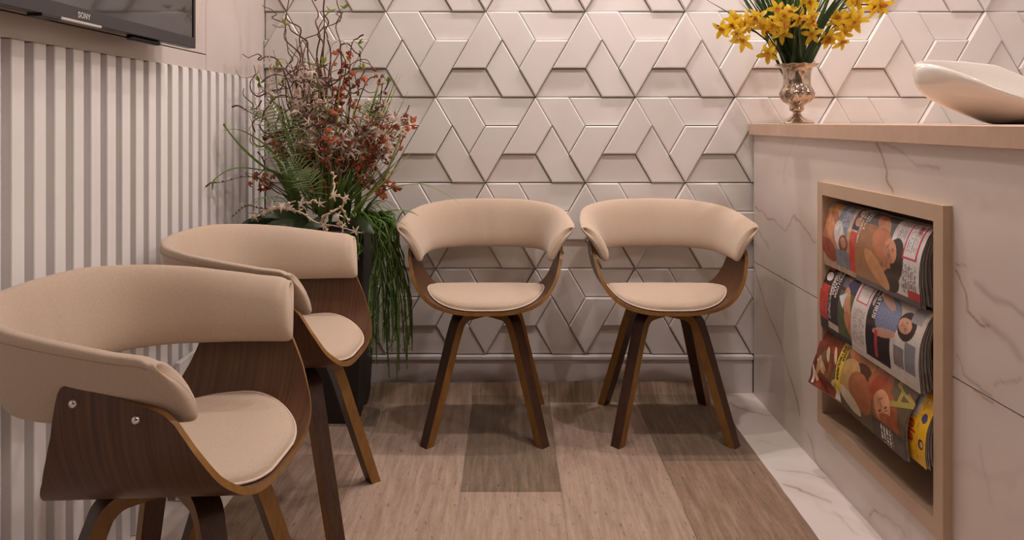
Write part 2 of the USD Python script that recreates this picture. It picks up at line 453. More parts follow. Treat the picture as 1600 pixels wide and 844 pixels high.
part(wb, 'plaster_band', bx(XL, XR, YB - 0.02, YB + 0.001, 1.896, CEIL), M['plaster'])
# baseboard
prof = [(0, 0), (0.022, 0), (0.022, 0.128), (0.019, 0.133), (0.030, 0.139), (0.030, 0.150), (0.026, 0.155), (0, 0.155)]
part(None, 'baseboard_back', prism(Polygon(prof), -0.994, 0.976, lambda v: np.column_stack([v[:, 2], YB - v[:, 0], v[:, 1]])), M['baseboard'])
tag(stage.GetPrimAtPath('/World/baseboard_back'), 'tall white baseboard with a moulded lip under the tiled wall', 'baseboard', kind='structure')

# left wall: vertical slats below, marble panels above
XS = -0.995
wl = thing('wall_left', 'left wall of white vertical slats under pale marble panels', 'wall', (XL, 0, 0), kind='structure')
part(wl, 'backing', cat([bx(XL - 0.1, XL, YF - 0.1, YB + 0.1, 0, CEIL)]), M['slat_back'])
SLAT_TOP = 1.266
for k in range(-22, 22):
    y0 = 1.529 + k * 0.0726
    if y0 + 0.042 > YB - 0.03:
        break
    part(wl, 'slat', bevel_box(XL, XS, y0, y0 + 0.042, 0.0, SLAT_TOP, 0.0018), M['slat'])


def panel(parent, x_face, thick, y0, y1, z0, z1, veins, seed, step=0.008, sign=1, m='marble_wall', hole=None):
    """A marble slab facing sign * x."""
    uv, f = slab_grid(y0, y1, z0, z1, step, hole)
    face = np.column_stack([np.full(len(uv), x_face), uv])
    if sign < 0:
        f = f[:, ::-1]
    b = [y0, y1, z0, z1]
    box = bx(min(x_face, x_face - sign * thick), max(x_face, x_face - sign * thick), y0, y1, z0, z1)
    bv = box[0].copy(); near = np.abs(bv[:, 0] - x_face) < 1e-6
    bv[near, 0] -= sign * 0.0006
    ms = [(face, f)]
    if hole is None:
        ms.append((bv, box[1]))
    v, ff = cat(ms)
    c = np.vstack([paint(uv, PANEL, veins, seed)] + ([np.tile(PANEL, (len(bv), 1))] if hole is None else []))
    return part(parent, 'panel', (v, ff), M[m], colors=c)


ys = [YF + 0.05, 0.12, 1.32, 2.52, YB]
wv = [([(2.3, 1.38), (2.36, 1.50), (2.42, 1.75)], 0.006, 0.35), ([(2.44, 1.36), (2.5, 1.52)], 0.005, 0.3), ([(2.9, 1.3), (2.75, 1.6)], 0.006, 0.25)]
for a, b in zip(ys[:-1], ys[1:]):
    if b < YB:
        panel(wl, -1.002, 0.022, a + 0.001, b - 0.001, SLAT_TOP + 0.001, 1.318, wv, 31)
    panel(wl, -1.002, 0.022, a + 0.001, b - 0.001, 1.3215 if b < YB else SLAT_TOP + 0.001, 1.92, wv, 33)
    panel(wl, -1.002, 0.022, a + 0.001, b - 0.001, 1.923, CEIL - 0.002, wv, 35, step=0.03)

# ------------------------------------------------------------------ unseen ceiling lamps and added fill panels
for i, (x, y, w) in enumerate(DOWNLIGHTS):
    where = ['middle of the tiled wall', 'left end of the tiled wall', 'vase end of the counter', 'television side of the room', 'middle of the room', 'work side of the counter'][i]
    t = thing('downlight', f'small round recessed downlight above the {where}', 'lamp', (x, y, CEIL), group=None)
    ringp = [(0.034, -0.002), (0.050, -0.004), (0.056, -0.001), (0.056, 0.0), (0.034, 0.0)]
    v, ff = lathe(ringp, 32)
    part(t, 'trim_ring', (v, ff), M['lamp_trim'], local=True)
    v, ff = lathe([(0.0001, -0.0012), (0.034, -0.0012)], 32)
    part(t, 'lens', (v, ff[:, ::-1]), M['lamp_glow'], local=True)
    L = UsdLux.DiskLight.Define(stage, str(t.GetPath()) + '/bulb')
    L.CreateRadiusAttr(0.036)
    L.CreateIntensityAttr(w * 10)
    L.CreateColorAttr(Gf.Vec3f(*WARM))
    L.AddTranslateOp().Set(Gf.Vec3d(0, 0, -0.008))
for i, (x, y, w) in enumerate(PANELS):
    t = thing('ceiling_panel_light', ['square ceiling light panel above the middle of the room', 'square ceiling light panel above the work side of the counter'][i], 'lamp', (x, y, CEIL))
    part(t, 'frame', cat([bx(-0.32, 0.32, -0.32, -0.30, -0.012, 0), bx(-0.32, 0.32, 0.30, 0.32, -0.012, 0), bx(-0.32, -0.30, -0.30, 0.30, -0.012, 0), bx(0.30, 0.32, -0.30, 0.30, -0.012, 0)]), M['lamp_trim'], local=True)
    part(t, 'diffuser', bx(-0.30, 0.30, -0.30, 0.30, -0.004, 0), M['lamp_glow'], local=True)
    L = UsdLux.RectLight.Define(stage, str(t.GetPath()) + '/tube_light')
    L.CreateWidthAttr(0.6); L.CreateHeightAttr(0.6)
    L.CreateIntensityAttr(w)
    L.CreateColorAttr(Gf.Vec3f(*WARM))
    L.AddTranslateOp().Set(Gf.Vec3d(0, 0, -0.014))

# ------------------------------------------------------------------ RECEPTION COUNTER
XC = 0.978
NY0, NY1, NZ0, NZ1 = 1.742, 2.366, 0.200, 0.874      # niche opening
cv = [([counter_yz(*p) for p in pts], w, s) for pts, w, s in [
    ([(1368, 219), (1377, 237), (1386, 262), (1383, 274), (1396, 299)], 0.006, 1.0), ([(1377, 221), (1409, 239), (1423, 249), (1469, 272)], 0.006, 0.55),
    ([(1181, 326), (1195, 333), (1217, 356), (1226, 358), (1238, 342), (1243, 339), (1258, 358), (1274, 377)], 0.006, 0.75),
    ([(1495, 409), (1513, 418)], 0.004, 0.8), ([(1493, 418), (1510, 464), (1513, 491), (1540, 513), (1550, 511)], 0.005, 1.0), ([(1525, 440), (1560, 470), (1600, 500)], 0.012, 0.5), ([(1540, 500), (1600, 560)], 0.012, 0.4),
    ([(1495, 561), (1507, 592), (1553, 625)], 0.004, 0.7), ([(1556, 604), (1580, 592), (1600, 589)], 0.004, 0.6),
    ([(1176, 412), (1190, 461), (1206, 505), (1225, 554), (1242, 613), (1250, 652)], 0.008, 0.75), ([(1180, 350), (1200, 390)], 0.012, 0.3),
    ([(1358, 806), (1366, 795), (1377, 803), (1382, 798), (1390, 806), (1401, 822), (1417, 842)], 0.004, 0.9),
    ([(1260, 673), (1273, 718), (1286, 734), (1293, 749)], 0.005, 0.7), ([(1530, 700), (1545, 780)], 0.01, 0.3)]]
rc = thing('reception_counter', 'reception counter clad in pale veined marble slabs with a magazine niche', 'counter', (XC, 2.0, 0))
CY0, CY1 = 0.9, YB - 0.03
H0, H1 = NY0 - 0.02, NY1 + 0.02
for (y0, y1, z0, z1, sd) in [(CY0, CY1, 0.0, 0.5335, 41), (CY0, CY1, 0.5365, 1.05, 43)]:
    hole = (H0, H1, NZ0 - 0.02, NZ1 + 0.02)
    uv, f = slab_grid(y0, y1, z0, z1, 0.005)
    # snap the grid to the opening's edges
    for col, val in ((0, H0), (0, H1), (1, NZ0 - 0.02), (1, NZ1 + 0.02)):
        d = np.abs(uv[:, col] - val)
        if d.min() < 0.0027 and z0 - 0.01 < (val if col else 0.5) < z1 + 0.6:
            uv[d < d.min() + 1e-9, col] = val
    c = uv[f].mean(1)
    f = f[~((c[:, 0] > hole[0]) & (c[:, 0] < hole[1]) & (c[:, 1] > hole[2]) & (c[:, 1] < hole[3]))]
    face = np.column_stack([np.full(len(uv), XC), uv])
    cs = paint(uv, MARBLE, cv, sd)
    rim = cat([bx(XC + 0.0006, XC + 0.018, y0, y1, z0 if z0 == 0 else z0, z0 + 0.0005), bx(XC + 0.0006, XC + 0.018, y0, y1, z1 - 0.0005, z1)])
    v, ff = cat([(face, f[:, ::-1]), rim])
    part(rc, 'panel', (v, ff), M['marble'], colors=np.vstack([cs, np.tile(MARBLE, (len(rim[0]), 1))]))
part(rc, 'carcass', cat([bx(XC + 0.012, 1.62, CY0, NY0 - 0.03, 0, 1.045), bx(XC + 0.012, 1.62, NY1 + 0.03, CY1, 0, 1.045), bx(XC + 0.17, 1.62, NY0 - 0.03, NY1 + 0.03, 0, 1.045),
                         bx(XC + 0.012, XC + 0.17, NY0 - 0.03, NY1 + 0.03, 0, NZ0 - 0.03), bx(XC + 0.012, XC + 0.17, NY0 - 0.03, NY1 + 0.03, NZ1 + 0.03, 1.045)]), M['plaster'])
part(None, 'countertop', bevel_box(0.956, 1.72, 0.86, YB - 0.032, 1.0465, 1.0925, 0.002), M['counter_top'])
tag(stage.GetPrimAtPath('/World/countertop'), 'continuous beige stone top of the reception counter', 'countertop')

# ------------------------------------------------------------------ MAGAZINE RACK
mr = thing('magazine_rack', 'beige framed recessed magazine rack set into the marble counter', 'magazine rack', (XC, 2.05, 0))
FY0, FY1, FZ0, FZ1, FX = 1.703, 2.402, 0.160, 0.913, 0.957


def rail(quad):
    """Mitred flat rail from a (y, z) quad."""
    return prism(Polygon(quad), FX, XC + 0.010, lambda v: np.column_stack([v[:, 2], v[:, 0], v[:, 1]]))


part(mr, 'frame_rail', rail([(FY0, FZ1), (FY1, FZ1), (NY1, NZ1), (NY0, NZ1)]), M['rack_frame'])
part(mr, 'frame_rail', rail([(FY0, FZ0), (NY0, NZ0), (NY1, NZ0), (FY1, FZ0)]), M['rack_frame'])
part(mr, 'frame_rail', rail([(FY0, FZ0), (FY0, FZ1), (NY0, NZ1), (NY0, NZ0)]), M['rack_frame'])
part(mr, 'frame_rail', rail([(FY1, FZ0), (NY1, NZ0), (NY1, NZ1), (FY1, FZ1)]), M['rack_frame'])
part(mr, 'niche_lining', cat([bx(XC + 0.010, XC + 0.155, NY0 - 0.015, NY0, NZ0 - 0.015, NZ1 + 0.015), bx(XC + 0.010, XC + 0.155, NY1, NY1 + 0.015, NZ0 - 0.015, NZ1 + 0.015),
                             bx(XC + 0.010, XC + 0.155, NY0, NY1, NZ0 - 0.015, NZ0), bx(XC + 0.010, XC + 0.155, NY0, NY1, NZ1, NZ1 + 0.015), bx(XC + 0.155, XC + 0.168, NY0 - 0.015, NY1 + 0.015, NZ0 - 0.015, NZ1 + 0.015)]), M['rack_frame'])
RODS = [0.835, 0.640, 0.452]
for z in RODS:
    part(mr, 'rod', bevel_box(1.008, 1.026, NY0, NY1, z - 0.012, z + 0.006, 0.002), M['rod'], label='brown wooden rod that carries magazines')


# --- magazines: folded over a rod, cover outwards, cover's left edge at the top
class Cover:
    """Print on a cover: colours on a grid, s along the magazine's height (0 = its foot, far end) and t down the cover (0 = fold)."""

    def __init__(self, base, L, W):
        self.ns, self.nt = int(L / 0.0017), int(W / 0.0017)
        self.L, self.W = L, W
        self.S, self.T = np.meshgrid(np.linspace(0, L, self.ns), np.linspace(0, W, self.nt), indexing='ij')
        self.c = np.tile(np.array(lin(*base)), (self.ns, self.nt, 1))

    def put(self, mask, col, amt=1.0):
        m = (mask.astype(float) * amt)[..., None]
        self.c = self.c * (1 - m) + np.array(lin(*col)) * m

    def rect(self, s0, s1, t0, t1, col, amt=1.0):
        self.put((self.S >= s0) & (self.S <= s1) & (self.T >= t0) & (self.T <= t1), col, amt)

    def ell(self, s, t, rs, rt, col, ang=0.0, amt=1.0):
        c, n = math.cos(ang), math.sin(ang)
        a, b = (self.S - s) * c + (self.T - t) * n, -(self.S - s) * n + (self.T - t) * c
        self.put((a / rs) ** 2 + (b / rt) ** 2 < 1, col, amt)

    def poly(self, pts, col, amt=1.0):
        pts = np.array(pts); inside = np.zeros(self.S.shape, bool); j = len(pts) - 1
        for i in range(len(pts)):
            (x0, y0), (x1, y1) = pts[i], pts[j]
            hit = ((y0 > self.T) != (y1 > self.T)) & (self.S < (x1 - x0) * (self.T - y0) / (y1 - y0 + 1e-12) + x0)
            inside ^= hit; j = i
        self.put(inside, col, amt)

    def grain(self, seed, amp=0.35, scale=(60, 60)):
        n = meshkit.fbm(np.stack([self.S * scale[0], self.T * scale[1], np.full(self.S.shape, seed)], -1), 3, seed)
        self.c *= (1 + amp * (n[..., None] - 0.5) * 2)

    def lines(self, s0, s1, t0, t1, pitch, col, seed, amt=0.8):
        """Rows of small unreadable print, rows running down the cover."""
        k = np.floor((self.S - s0) / pitch)
        r = meshkit.noise(np.stack([k * 7.3, self.T * 420, np.full(self.S.shape, seed)], -1), seed)
        self.put((self.S > s0) & (self.S < s1) & (self.T > t0) & (self.T < t1) & (((self.S - s0) / pitch - k) < 0.55) & (r > 0.42), col, amt)

    def face(self, s, t, r, skin, ang=0.0):
        """A small printed face, crown towards larger s."""
        ca, sa = math.cos(ang), math.sin(ang)
        at_ = lambda a, b: (s + (a * ca - b * sa) * r, t + (a * sa + b * ca) * r)
        sk = np.array(skin)
        self.ell(s, t, r, r * 0.78, skin, ang)
        self.ell(*at_(-0.05, 0.36), r * 0.85, r * 0.40, tuple(sk * 0.82), ang, 0.6)
        for b in (-0.32, 0.32):
            self.ell(*at_(0.14, b), r * 0.07, r * 0.16, tuple(sk * 0.38), ang, 0.8)
            self.ell(*at_(0.32, b), r * 0.04, r * 0.20, tuple(sk * 0.45), ang, 0.7)
        self.ell(*at_(-0.12, 0.04), r * 0.20, r * 0.08, tuple(sk * 0.78), ang, 0.7)
        self.ell(*at_(-0.45, 0.0), r * 0.07, r * 0.25, (150, 76, 68), ang, 0.8)

    def figure(self, s, t, k, skin, hair, cloth):
        """A plain printed figure lying along s: body, arm, head with hair (head towards larger s)."""
        self.ell(s - 0.055 * k, t + 0.012 * k, 0.06 * k, 0.040 * k, cloth, 0.15)
        self.ell(s - 0.06 * k, t - 0.02 * k, 0.045 * k, 0.013 * k, skin, -0.35)
        self.ell(s - 0.005 * k, t, 0.02 * k, 0.014 * k, skin)
        self.ell(s + 0.032 * k, t + 0.002 * k, 0.036 * k, 0.036 * k, hair)
        self.ell(s + 0.026 * k, t, 0.026 * k, 0.021 * k, skin)
        self.ell(s + 0.032 * k, t - 0.009 * k, 0.003 * k, 0.005 * k, (60, 40, 32)); self.ell(s + 0.032 * k, t + 0.009 * k, 0.003 * k, 0.005 * k, (60, 40, 32))
        self.ell(s + 0.013 * k, t, 0.003 * k, 0.009 * k, (170, 80, 76))


def hang_profile(zr, xf, W, bulge, flick=0.0, free=False):
    """(x, z) from the fold down the front, arc-length spaced. xf: x of the front at the fold."""
    pts = [(xf + 0.030, zr + 0.004), (xf + 0.018, zr + 0.014), (xf + 0.001, zr + 0.010), (xf - 0.015, zr - 0.016), (xf - 0.024 - bulge * 0.4, zr - 0.06), (xf - 0.026 - bulge * 0.5, zr - 0.11),
           (xf - 0.024 - bulge * 0.4, zr - 0.15), (xf - 0.021 - bulge * 0.2 - (flick if free else 0), zr - W * 1.02)]
    p = spline(pts, 160)
    s = np.concatenate([[0], np.cumsum(np.linalg.norm(np.diff(p, axis=0), axis=1))])
    return p, s


def magazine(label, y_foot, y_head, zr, xf, W, cover, texts, bulge=0.012, flick=0.0, pages=7, taper=0.0, thick=0.016):
    """y_foot (far) > y_head (near)."""
    L = cover.L
    p, s = hang_profile(zr, xf, W, bulge, flick, zr < 0.5)
    nrm = np.gradient(p, axis=0); nrm = np.column_stack([nrm[:, 1], -nrm[:, 0]]); nrm /= np.linalg.norm(nrm, axis=1, keepdims=True)
    if nrm[40, 0] > 0:
        nrm = -nrm
    sc = (y_foot - y_head) / L
    t_ = thing('magazine', label, 'magazine', (xf, (y_foot + y_head) / 2, zr))

    def put(S, T, off):
        x = np.interp(T, s, p[:, 0]) + np.interp(T, s, nrm[:, 0]) * off
        z = np.interp(T, s, p[:, 1]) + np.interp(T, s, nrm[:, 1]) * off
        fl = flick * np.clip((T - 0.12) / 0.1, 0, 1) * np.clip(1 - S / (0.5 * L), 0, 1)
        return np.stack([x - fl, y_foot - S * sc, z], -1)

    v = put(cover.S, cover.T, 0.0).reshape(-1, 3)
    cov = part(t_, 'cover', (v, grid(cover.ns, cover.nt)), M['print'], smooth=True, colors=cover.c.reshape(-1, 3))
    ms = []
    for k in range(pages):
        o = -0.0015 - thick * (k + 0.3) / pages - (0.004 * (k % 2)) * 0.3
        Tt = np.linspace(0.012 + 0.002 * k, cover.W - 0.002 - 0.0012 * k + 0.004 * (k % 3), 18)
        Ss = np.linspace(0.001 + 0.001 * (k % 2), L - 0.001 - 0.0015 * (k % 3), 4)
        SS, TT = np.meshgrid(Ss, Tt, indexing='ij')
        spread = o * (0.45 + 1.5 * np.clip(TT / cover.W, 0, 1) * (1 - np.clip(TT / cover.W, 0, 1) * 0.35))
        a = put(SS, TT, spread); b = put(SS, TT, spread - 0.0009)
        ms.append((a.reshape(-1, 3), grid(4, 18))); ms.append((b.reshape(-1, 3), grid(4, 18)[:, ::-1]))
        e = np.stack([a[-1], b[-1]], 1).reshape(-1, 3); ms.append((e, grid(18, 2)))
        e = np.stack([a[:, -1], b[:, -1]], 1).reshape(-1, 3); ms.append((e, grid(4, 2)))
    part(t_, 'pages', cat(ms), M['paper'], kind='stuff')
    # the half that hangs behind the rod
    Z = np.linspace(zr + 0.012, zr - 0.13, 8); Y = np.linspace(y_foot, y_head, 3)
    ms = []
    for k in range(5):
        xb = xf + 0.034 + 0.004 * k
        YY, ZZ = np.meshgrid(Y, Z, indexing='ij')
        XX = xb + 0.012 * np.clip((zr - ZZ) / 0.14, 0, 1) - np.clip((ZZ - zr) / 0.012, 0, 1) * 0.004
        ms.append((np.stack([XX, YY, ZZ], -1).reshape(-1, 3), grid(3, 8)))
    part(t_, 'back_half', cat(ms), M['paper'])
    for txt, ss, tt, h, ink, bold in texts:
        tm = meshkit.text_mesh(txt, h, 0.0002, bold)
        q = np.array(tm.vertices)
        # letters read down the cover (along t), their tops towards larger s
        V = put(ss + q[:, 1], tt + q[:, 0], 0.0006 + q[:, 2])
        part(cov, 'lettering', (V, np.array(tm.faces)), M['ink_' + ink])
    return t_


def cover_a():      # beach couple
    c = Cover((176, 150, 122), 0.26, 0.224)
    c.rect(0, 0.26, 0, 0.1, (196, 176, 150)); c.rect(0.09, 0.17, 0.0, 0.12, (122, 132, 146)); c.rect(0.02, 0.085, 0, 0.08, (206, 158, 108))
    c.ell(0.05, 0.10, 0.055, 0.05, (176, 112, 72), 0.4); c.ell(0.04, 0.085, 0.05, 0.018, (206, 142, 98), 0.5); c.ell(0.09, 0.13, 0.08, 0.02, (196, 130, 90), 0.5)
    c.ell(0.12, 0.12, 0.05, 0.03, (206, 200, 196), 0.9); c.ell(0.15, 0.14, 0.03, 0.026, (120, 70, 50)); c.face(0.15, 0.136, 0.018, (196, 138, 104), 0.4)
    c.ell(0.05, 0.17, 0.06, 0.03, (150, 74, 58), 0.3); c.rect(0.1, 0.26, 0.16, 0.21, (120, 124, 130)); c.rect(0.19, 0.255, 0, 0.09, (70, 56, 96)); c.ell(0.225, 0.03, 0.024, 0.02, (216, 196, 186)); c.ell(0.22, 0.065, 0.02, 0.014, (206, 160, 120))
    c.rect(0.19, 0.25, 0.095, 0.21, (196, 62, 50)); c.lines(0.12, 0.165, 0.01, 0.09, 0.008, (190, 196, 206), 3)
    c.rect(0.004, 0.012, 0.0, 0.05, (235, 230, 226)); c.grain(5); return c


def cover_b():      # embracing couple with a boxed column
    c = Cover((92, 84, 84), 0.30, 0.224)
    c.rect(0, 0.16, 0.06, 0.21, (156, 110, 74)); c.rect(0.10, 0.17, 0, 0.09, (96, 92, 96)); c.rect(0.165, 0.30, 0, 0.21, (206, 200, 198))
    c.ell(0.12, 0.06, 0.035, 0.022, (200, 142, 104), 0.7); c.ell(0.09, 0.03, 0.03, 0.02, (186, 118, 84), 1.2); c.ell(0.13, 0.10, 0.055, 0.036, (186, 116, 80), 0.5); c.ell(0.195, 0.13, 0.038, 0.055, (44, 30, 26)); c.face(0.17, 0.112, 0.034, (200, 140, 104), 0.7); c.face(0.148, 0.158, 0.032, (186, 124, 90), 2.6); c.ell(0.18, 0.185, 0.035, 0.03, (40, 28, 24)); c.ell(0.11, 0.17, 0.07, 0.024, (196, 140, 92), 0.6)
    
    c.rect(0.225, 0.285, 0.012, 0.118, (190, 52, 70)); c.rect(0.231, 0.279, 0.017, 0.112, (216, 208, 206)); c.rect(0.26, 0.272, 0.03, 0.05, (196, 60, 70)); c.lines(0.236, 0.275, 0.03, 0.10, 0.009, (120, 112, 116), 4, 0.6)
    c.lines(0.185, 0.22, 0.01, 0.075, 0.007, (128, 120, 124), 6, 0.7); c.lines(0.225, 0.285, 0.13, 0.20, 0.008, (40, 36, 38), 8); c.rect(0.25, 0.3, 0.19, 0.21, (180, 60, 54)); c.grain(9, 0.2); return c


def cover_c():      # red and black news cover
    c = Cover((52, 42, 50), 0.27, 0.224)
    c.rect(0, 0.035, 0, 0.04, (206, 96, 116)); c.rect(0, 0.05, 0.04, 0.08, (40, 32, 40)); c.rect(0.0, 0.055, 0.085, 0.19, (188, 70, 58)); c.ell(0.03, 0.06, 0.02, 0.014, (216, 206, 200))
    c.rect(0.12, 0.2, 0.0, 0.07, (98, 92, 112)); c.ell(0.16, 0.03, 0.03, 0.02, (196, 130, 110)); c.rect(0.2, 0.27, 0, 0.06, (206, 200, 200)); c.ell(0.18, 0.055, 0.03, 0.02, (48, 48, 96))
    c.rect(0.12, 0.27, 0.08, 0.21, (84, 92, 62)); c.ell(0.17, 0.11, 0.05, 0.02, (192, 138, 104), 1.1); c.poly([(0.12, 0.10), (0.16, 0.08), (0.15, 0.13)], (206, 208, 216)); c.ell(0.2, 0.17, 0.05, 0.025, (180, 120, 84), 0.8)
    c.rect(0.055, 0.12, 0.19, 0.21, (196, 176, 160)); c.lines(0.06, 0.075, 0.01, 0.18, 0.005, (210, 204, 200), 4); c.grain(13, 0.3); return c


def cover_d():      # person in a checked shirt
    c = Cover((196, 182, 168), 0.30, 0.224)
    c.rect(0, 0.30, 0.10, 0.21, (196, 190, 184)); c.rect(0.085, 0.185, 0.12, 0.21, (44, 36, 42)); c.rect(0.0, 0.075, 0.0, 0.21, (206, 196, 190)); c.rect(0.01, 0.065, 0.006, 0.085, (190, 60, 74)); c.rect(0.014, 0.061, 0.010, 0.081, (212, 204, 202)); c.rect(0.035, 0.055, 0.02, 0.034, (196, 50, 60)); c.lines(0.012, 0.065, 0.10, 0.20, 0.008, (120, 110, 104), 2, 0.7)
    c.rect(0.075, 0.118, 0.0, 0.21, (38, 32, 42))
    c.ell(0.158, 0.085, 0.052, 0.052, (108, 118, 146), 0.3); c.rect(0.12, 0.20, 0.075, 0.115, (104, 114, 142)); c.ell(0.135, 0.045, 0.045, 0.012, (202, 148, 118), 0.4); c.ell(0.155, 0.128, 0.05, 0.012, (196, 142, 112), -0.2)
    k = ((np.floor(c.S / 0.006) + np.floor(c.T / 0.006)) % 2 == 0) & (c.S > 0.12) & (c.S < 0.2) & (((c.S - .158) / .05) ** 2 + ((c.T - .085) / .05) ** 2 < 1); c.put(k, (140, 150, 172), 0.5)
    c.ell(0.238, 0.085, 0.034, 0.036, (44, 30, 28)); c.face(0.231, 0.085, 0.025, (200, 148, 120))
    c.rect(0.115, 0.13, 0.13, 0.2, (176, 60, 70)); c.rect(0.2, 0.24, 0.14, 0.19, (128, 120, 118)); c.rect(0.245, 0.285, 0.03, 0.07, (150, 148, 152)); c.rect(0.245, 0.285, 0.12, 0.19, (128, 128, 134)); c.grain(17, 0.12); return c


def cover_e():      # autumn leaves and drapery with a yellow strip
    c = Cover((120, 62, 44), 0.30, 0.21)
    for i in range(26):
        r = random.Random(i)
        c.ell(r.uniform(0, 0.2), r.uniform(0, 0.21), r.uniform(0.01, 0.04), r.uniform(0.006, 0.014), r.choice([(150, 70, 48), (186, 150, 110), (96, 40, 30), (206, 180, 140), (110, 92, 60)]), r.uniform(-1.5, 1.5))
    c.ell(0.07, 0.02, 0.05, 0.022, (196, 178, 138)); c.ell(0.06, 0.016, 0.03, 0.006, (130, 104, 70), 0.3); c.ell(0.02, 0.02, 0.018, 0.014, (206, 196, 176)); c.rect(0.012, 0.022, 0.17, 0.205, (222, 216, 210))
    c.rect(0.135, 0.172, 0, 0.21, (222, 190, 66)); c.rect(0.172, 0.30, 0.0, 0.21, (118, 106, 92)); c.rect(0.172, 0.2, 0.15, 0.21, (196, 186, 180)); c.lines(0.2, 0.28, 0.15, 0.2, 0.008, (196, 186, 176), 3); c.grain(21, 0.3); return c


def cover_f():      # reclining red-haired figure
    c = Cover((96, 82, 62), 0.30, 0.21)
    c.rect(0, 0.3, 0, 0.035, (112, 102, 90)); c.ell(0.07, 0.05, 0.07, 0.028, (168, 102, 62), 0.2); c.ell(0.09, 0.085, 0.045, 0.03, (70, 40, 30)); c.ell(0.04, 0.11, 0.05, 0.05, (176, 140, 88), 0.6); c.ell(0.10, 0.13, 0.06, 0.045, (150, 92, 60), 0.5)
    c.ell(0.17, 0.075, 0.045, 0.05, (150, 82, 52), 0.6); c.ell(0.165, 0.075, 0.02, 0.04, (146, 66, 40), 0.5); c.ell(0.215, 0.13, 0.055, 0.050, (150, 84, 52), 0.8); c.face(0.202, 0.122, 0.042, (200, 142, 104), 0.9); c.ell(0.235, 0.15, 0.04, 0.02, (150, 84, 54)); 
    c.rect(0.16, 0.3, 0.16, 0.21, (74, 66, 58)); c.lines(0.2, 0.25, 0.165, 0.205, 0.012, (226, 220, 212), 5, 0.95); c.ell(0.05, 0.17, 0.06, 0.02, (196, 180, 150), 0.3); c.rect(0.262, 0.27, 0.02, 0.032, (230, 224, 214)); c.grain(25, 0.25); return c


def cover_g():      # yellow puzzle magazine
    c = Cover((226, 176, 40), 0.25, 0.20)
    c.rect(0.17, 0.205, 0.03, 0.095, (214, 206, 206)); c.lines(0.172, 0.203, 0.035, 0.09, 0.007, (150, 144, 146), 4, 0.5); c.rect(0.17, 0.205, 0.0, 0.025, (206, 186, 60)); c.ell(0.187, 0.014, 0.010, 0.008, (70, 110, 150))
    c.ell(0.232, 0.03, 0.010, 0.010, (196, 130, 100)); c.ell(0.23, 0.09, 0.010, 0.012, (70, 72, 110)); c.ell(0.232, 0.15, 0.011, 0.012, (60, 50, 50)); c.ell(0.234, 0.15, 0.006, 0.007, (206, 156, 120)); c.lines(0.215, 0.222, 0.04, 0.19, 0.006, (110, 80, 30), 8, 0.6); c.grain(29, 0.12); return c


magazine('magazine with a beach couple on its cover, far end of the top rod', 2.372, 2.112, RODS[0], 0.990, 0.224, cover_a(), [], bulge=0.010)
magazine('magazine with an embracing couple beside a white column, near end of the top rod', 2.125, 1.790, RODS[0], 0.982, 0.224, cover_b(),
         [('PIMENTO E', 0.020, 0.004, 0.010, 'white', True), ('SUAS AVENTURAS', 0.006, 0.02, 0.008, 'white', True), ('NO VERAO', 0.034, 0.006, 0.007, 'white', True)], bulge=0.012, pages=9, thick=0.030)
magazine('red and black news magazine, far end of the middle rod', 2.372, 2.080, RODS[1], 0.985, 0.224, cover_c(),
         [('ROMPEU COM', 0.092, 0.006, 0.011, 'white', True), ('TUDO PARA', 0.076, 0.02, 0.011, 'white', True), ('SER LIVRE', 0.062, 0.05, 0.009, 'white', True)], bulge=0.014)
magazine('magazine with a curly-haired person in a checked blue shirt, near end of the middle rod', 2.135, 1.778, RODS[1], 0.976, 0.224, cover_d(),
         [('DASTRUS', 0.098, 0.022, 0.013, 'white', True), ('MY TRIP', 0.084, 0.03, 0.008, 'white', True)], bulge=0.014, pages=8, thick=0.024)
magazine('magazine of autumn leaves with a yellow strip, far end of the lowest rod', 2.378, 2.060, RODS[2], 0.978, 0.215, cover_e(),
         [('PETROUNAS', 0.142, 0.05, 0.012, 'black', True), ('OLHAR', 0.158, 0.045, 0.010, 'black', True)], bulge=0.018, flick=0.030, pages=6, thick=0.012)
magazine('bright yellow magazine with red letters, near end of the lowest rod', 2.03, 1.752, RODS[2], 0.980, 0.235, cover_g(),
         [('ela', 0.180, 0.104, 0.028, 'red', True)], bulge=0.020, pages=8, thick=0.020)
magazine('magazine with a reclining red-haired figure and a big letter A, middle of the lowest rod', 2.175, 1.815, RODS[2], 0.966, 0.215, cover_f(),
         [('A', 0.232, 0.035, 0.075, 'olive', True)], bulge=0.020, pages=3, thick=0.006)

# ------------------------------------------------------------------ TELEVISION
TX0, TX1, TY1, TY0, TZ0, TZ1 = -0.928, -0.900, 2.19, 0.98, 1.308, 1.995
tv = thing('television', 'large black flat television mounted high on the slatted wall', 'television', (-0.94, 1.6, TZ0))
part(tv, 'body', cat([bevel_box(TX0, TX1 - 0.004, TY0, TY1, TZ0, TZ1, 0.003), bevel_box(-0.985, TX0 + 0.002, TY0 + 0.12, TY1 - 0.20, TZ0 + 0.012, TZ1 - 0.12, 0.008)]), M['tv_body'])
B = 0.013
part(tv, 'bezel', cat([bevel_box(TX1 - 0.006, TX1, TY0, TY1, TZ0, TZ0 + 0.030, 0.001), bevel_box(TX1 - 0.006, TX1, TY0, TY1, TZ1 - B, TZ1, 0.001),
                       bevel_box(TX1 - 0.006, TX1, TY0, TY0 + B, TZ0 + 0.030, TZ1 - B, 0.001), bevel_box(TX1 - 0.006, TX1, TY1 - B, TY1, TZ0 + 0.030, TZ1 - B, 0.001)]), M['tv_bezel'])
part(tv, 'screen', bx(TX1 - 0.005, TX1 - 0.003, TY0 + B, TY1 - B, TZ0 + 0.030, TZ1 - B), M['screen'])
d0, d1 = F * 0.9 / (VX - 121), F * 0.9 / (VX - 141)
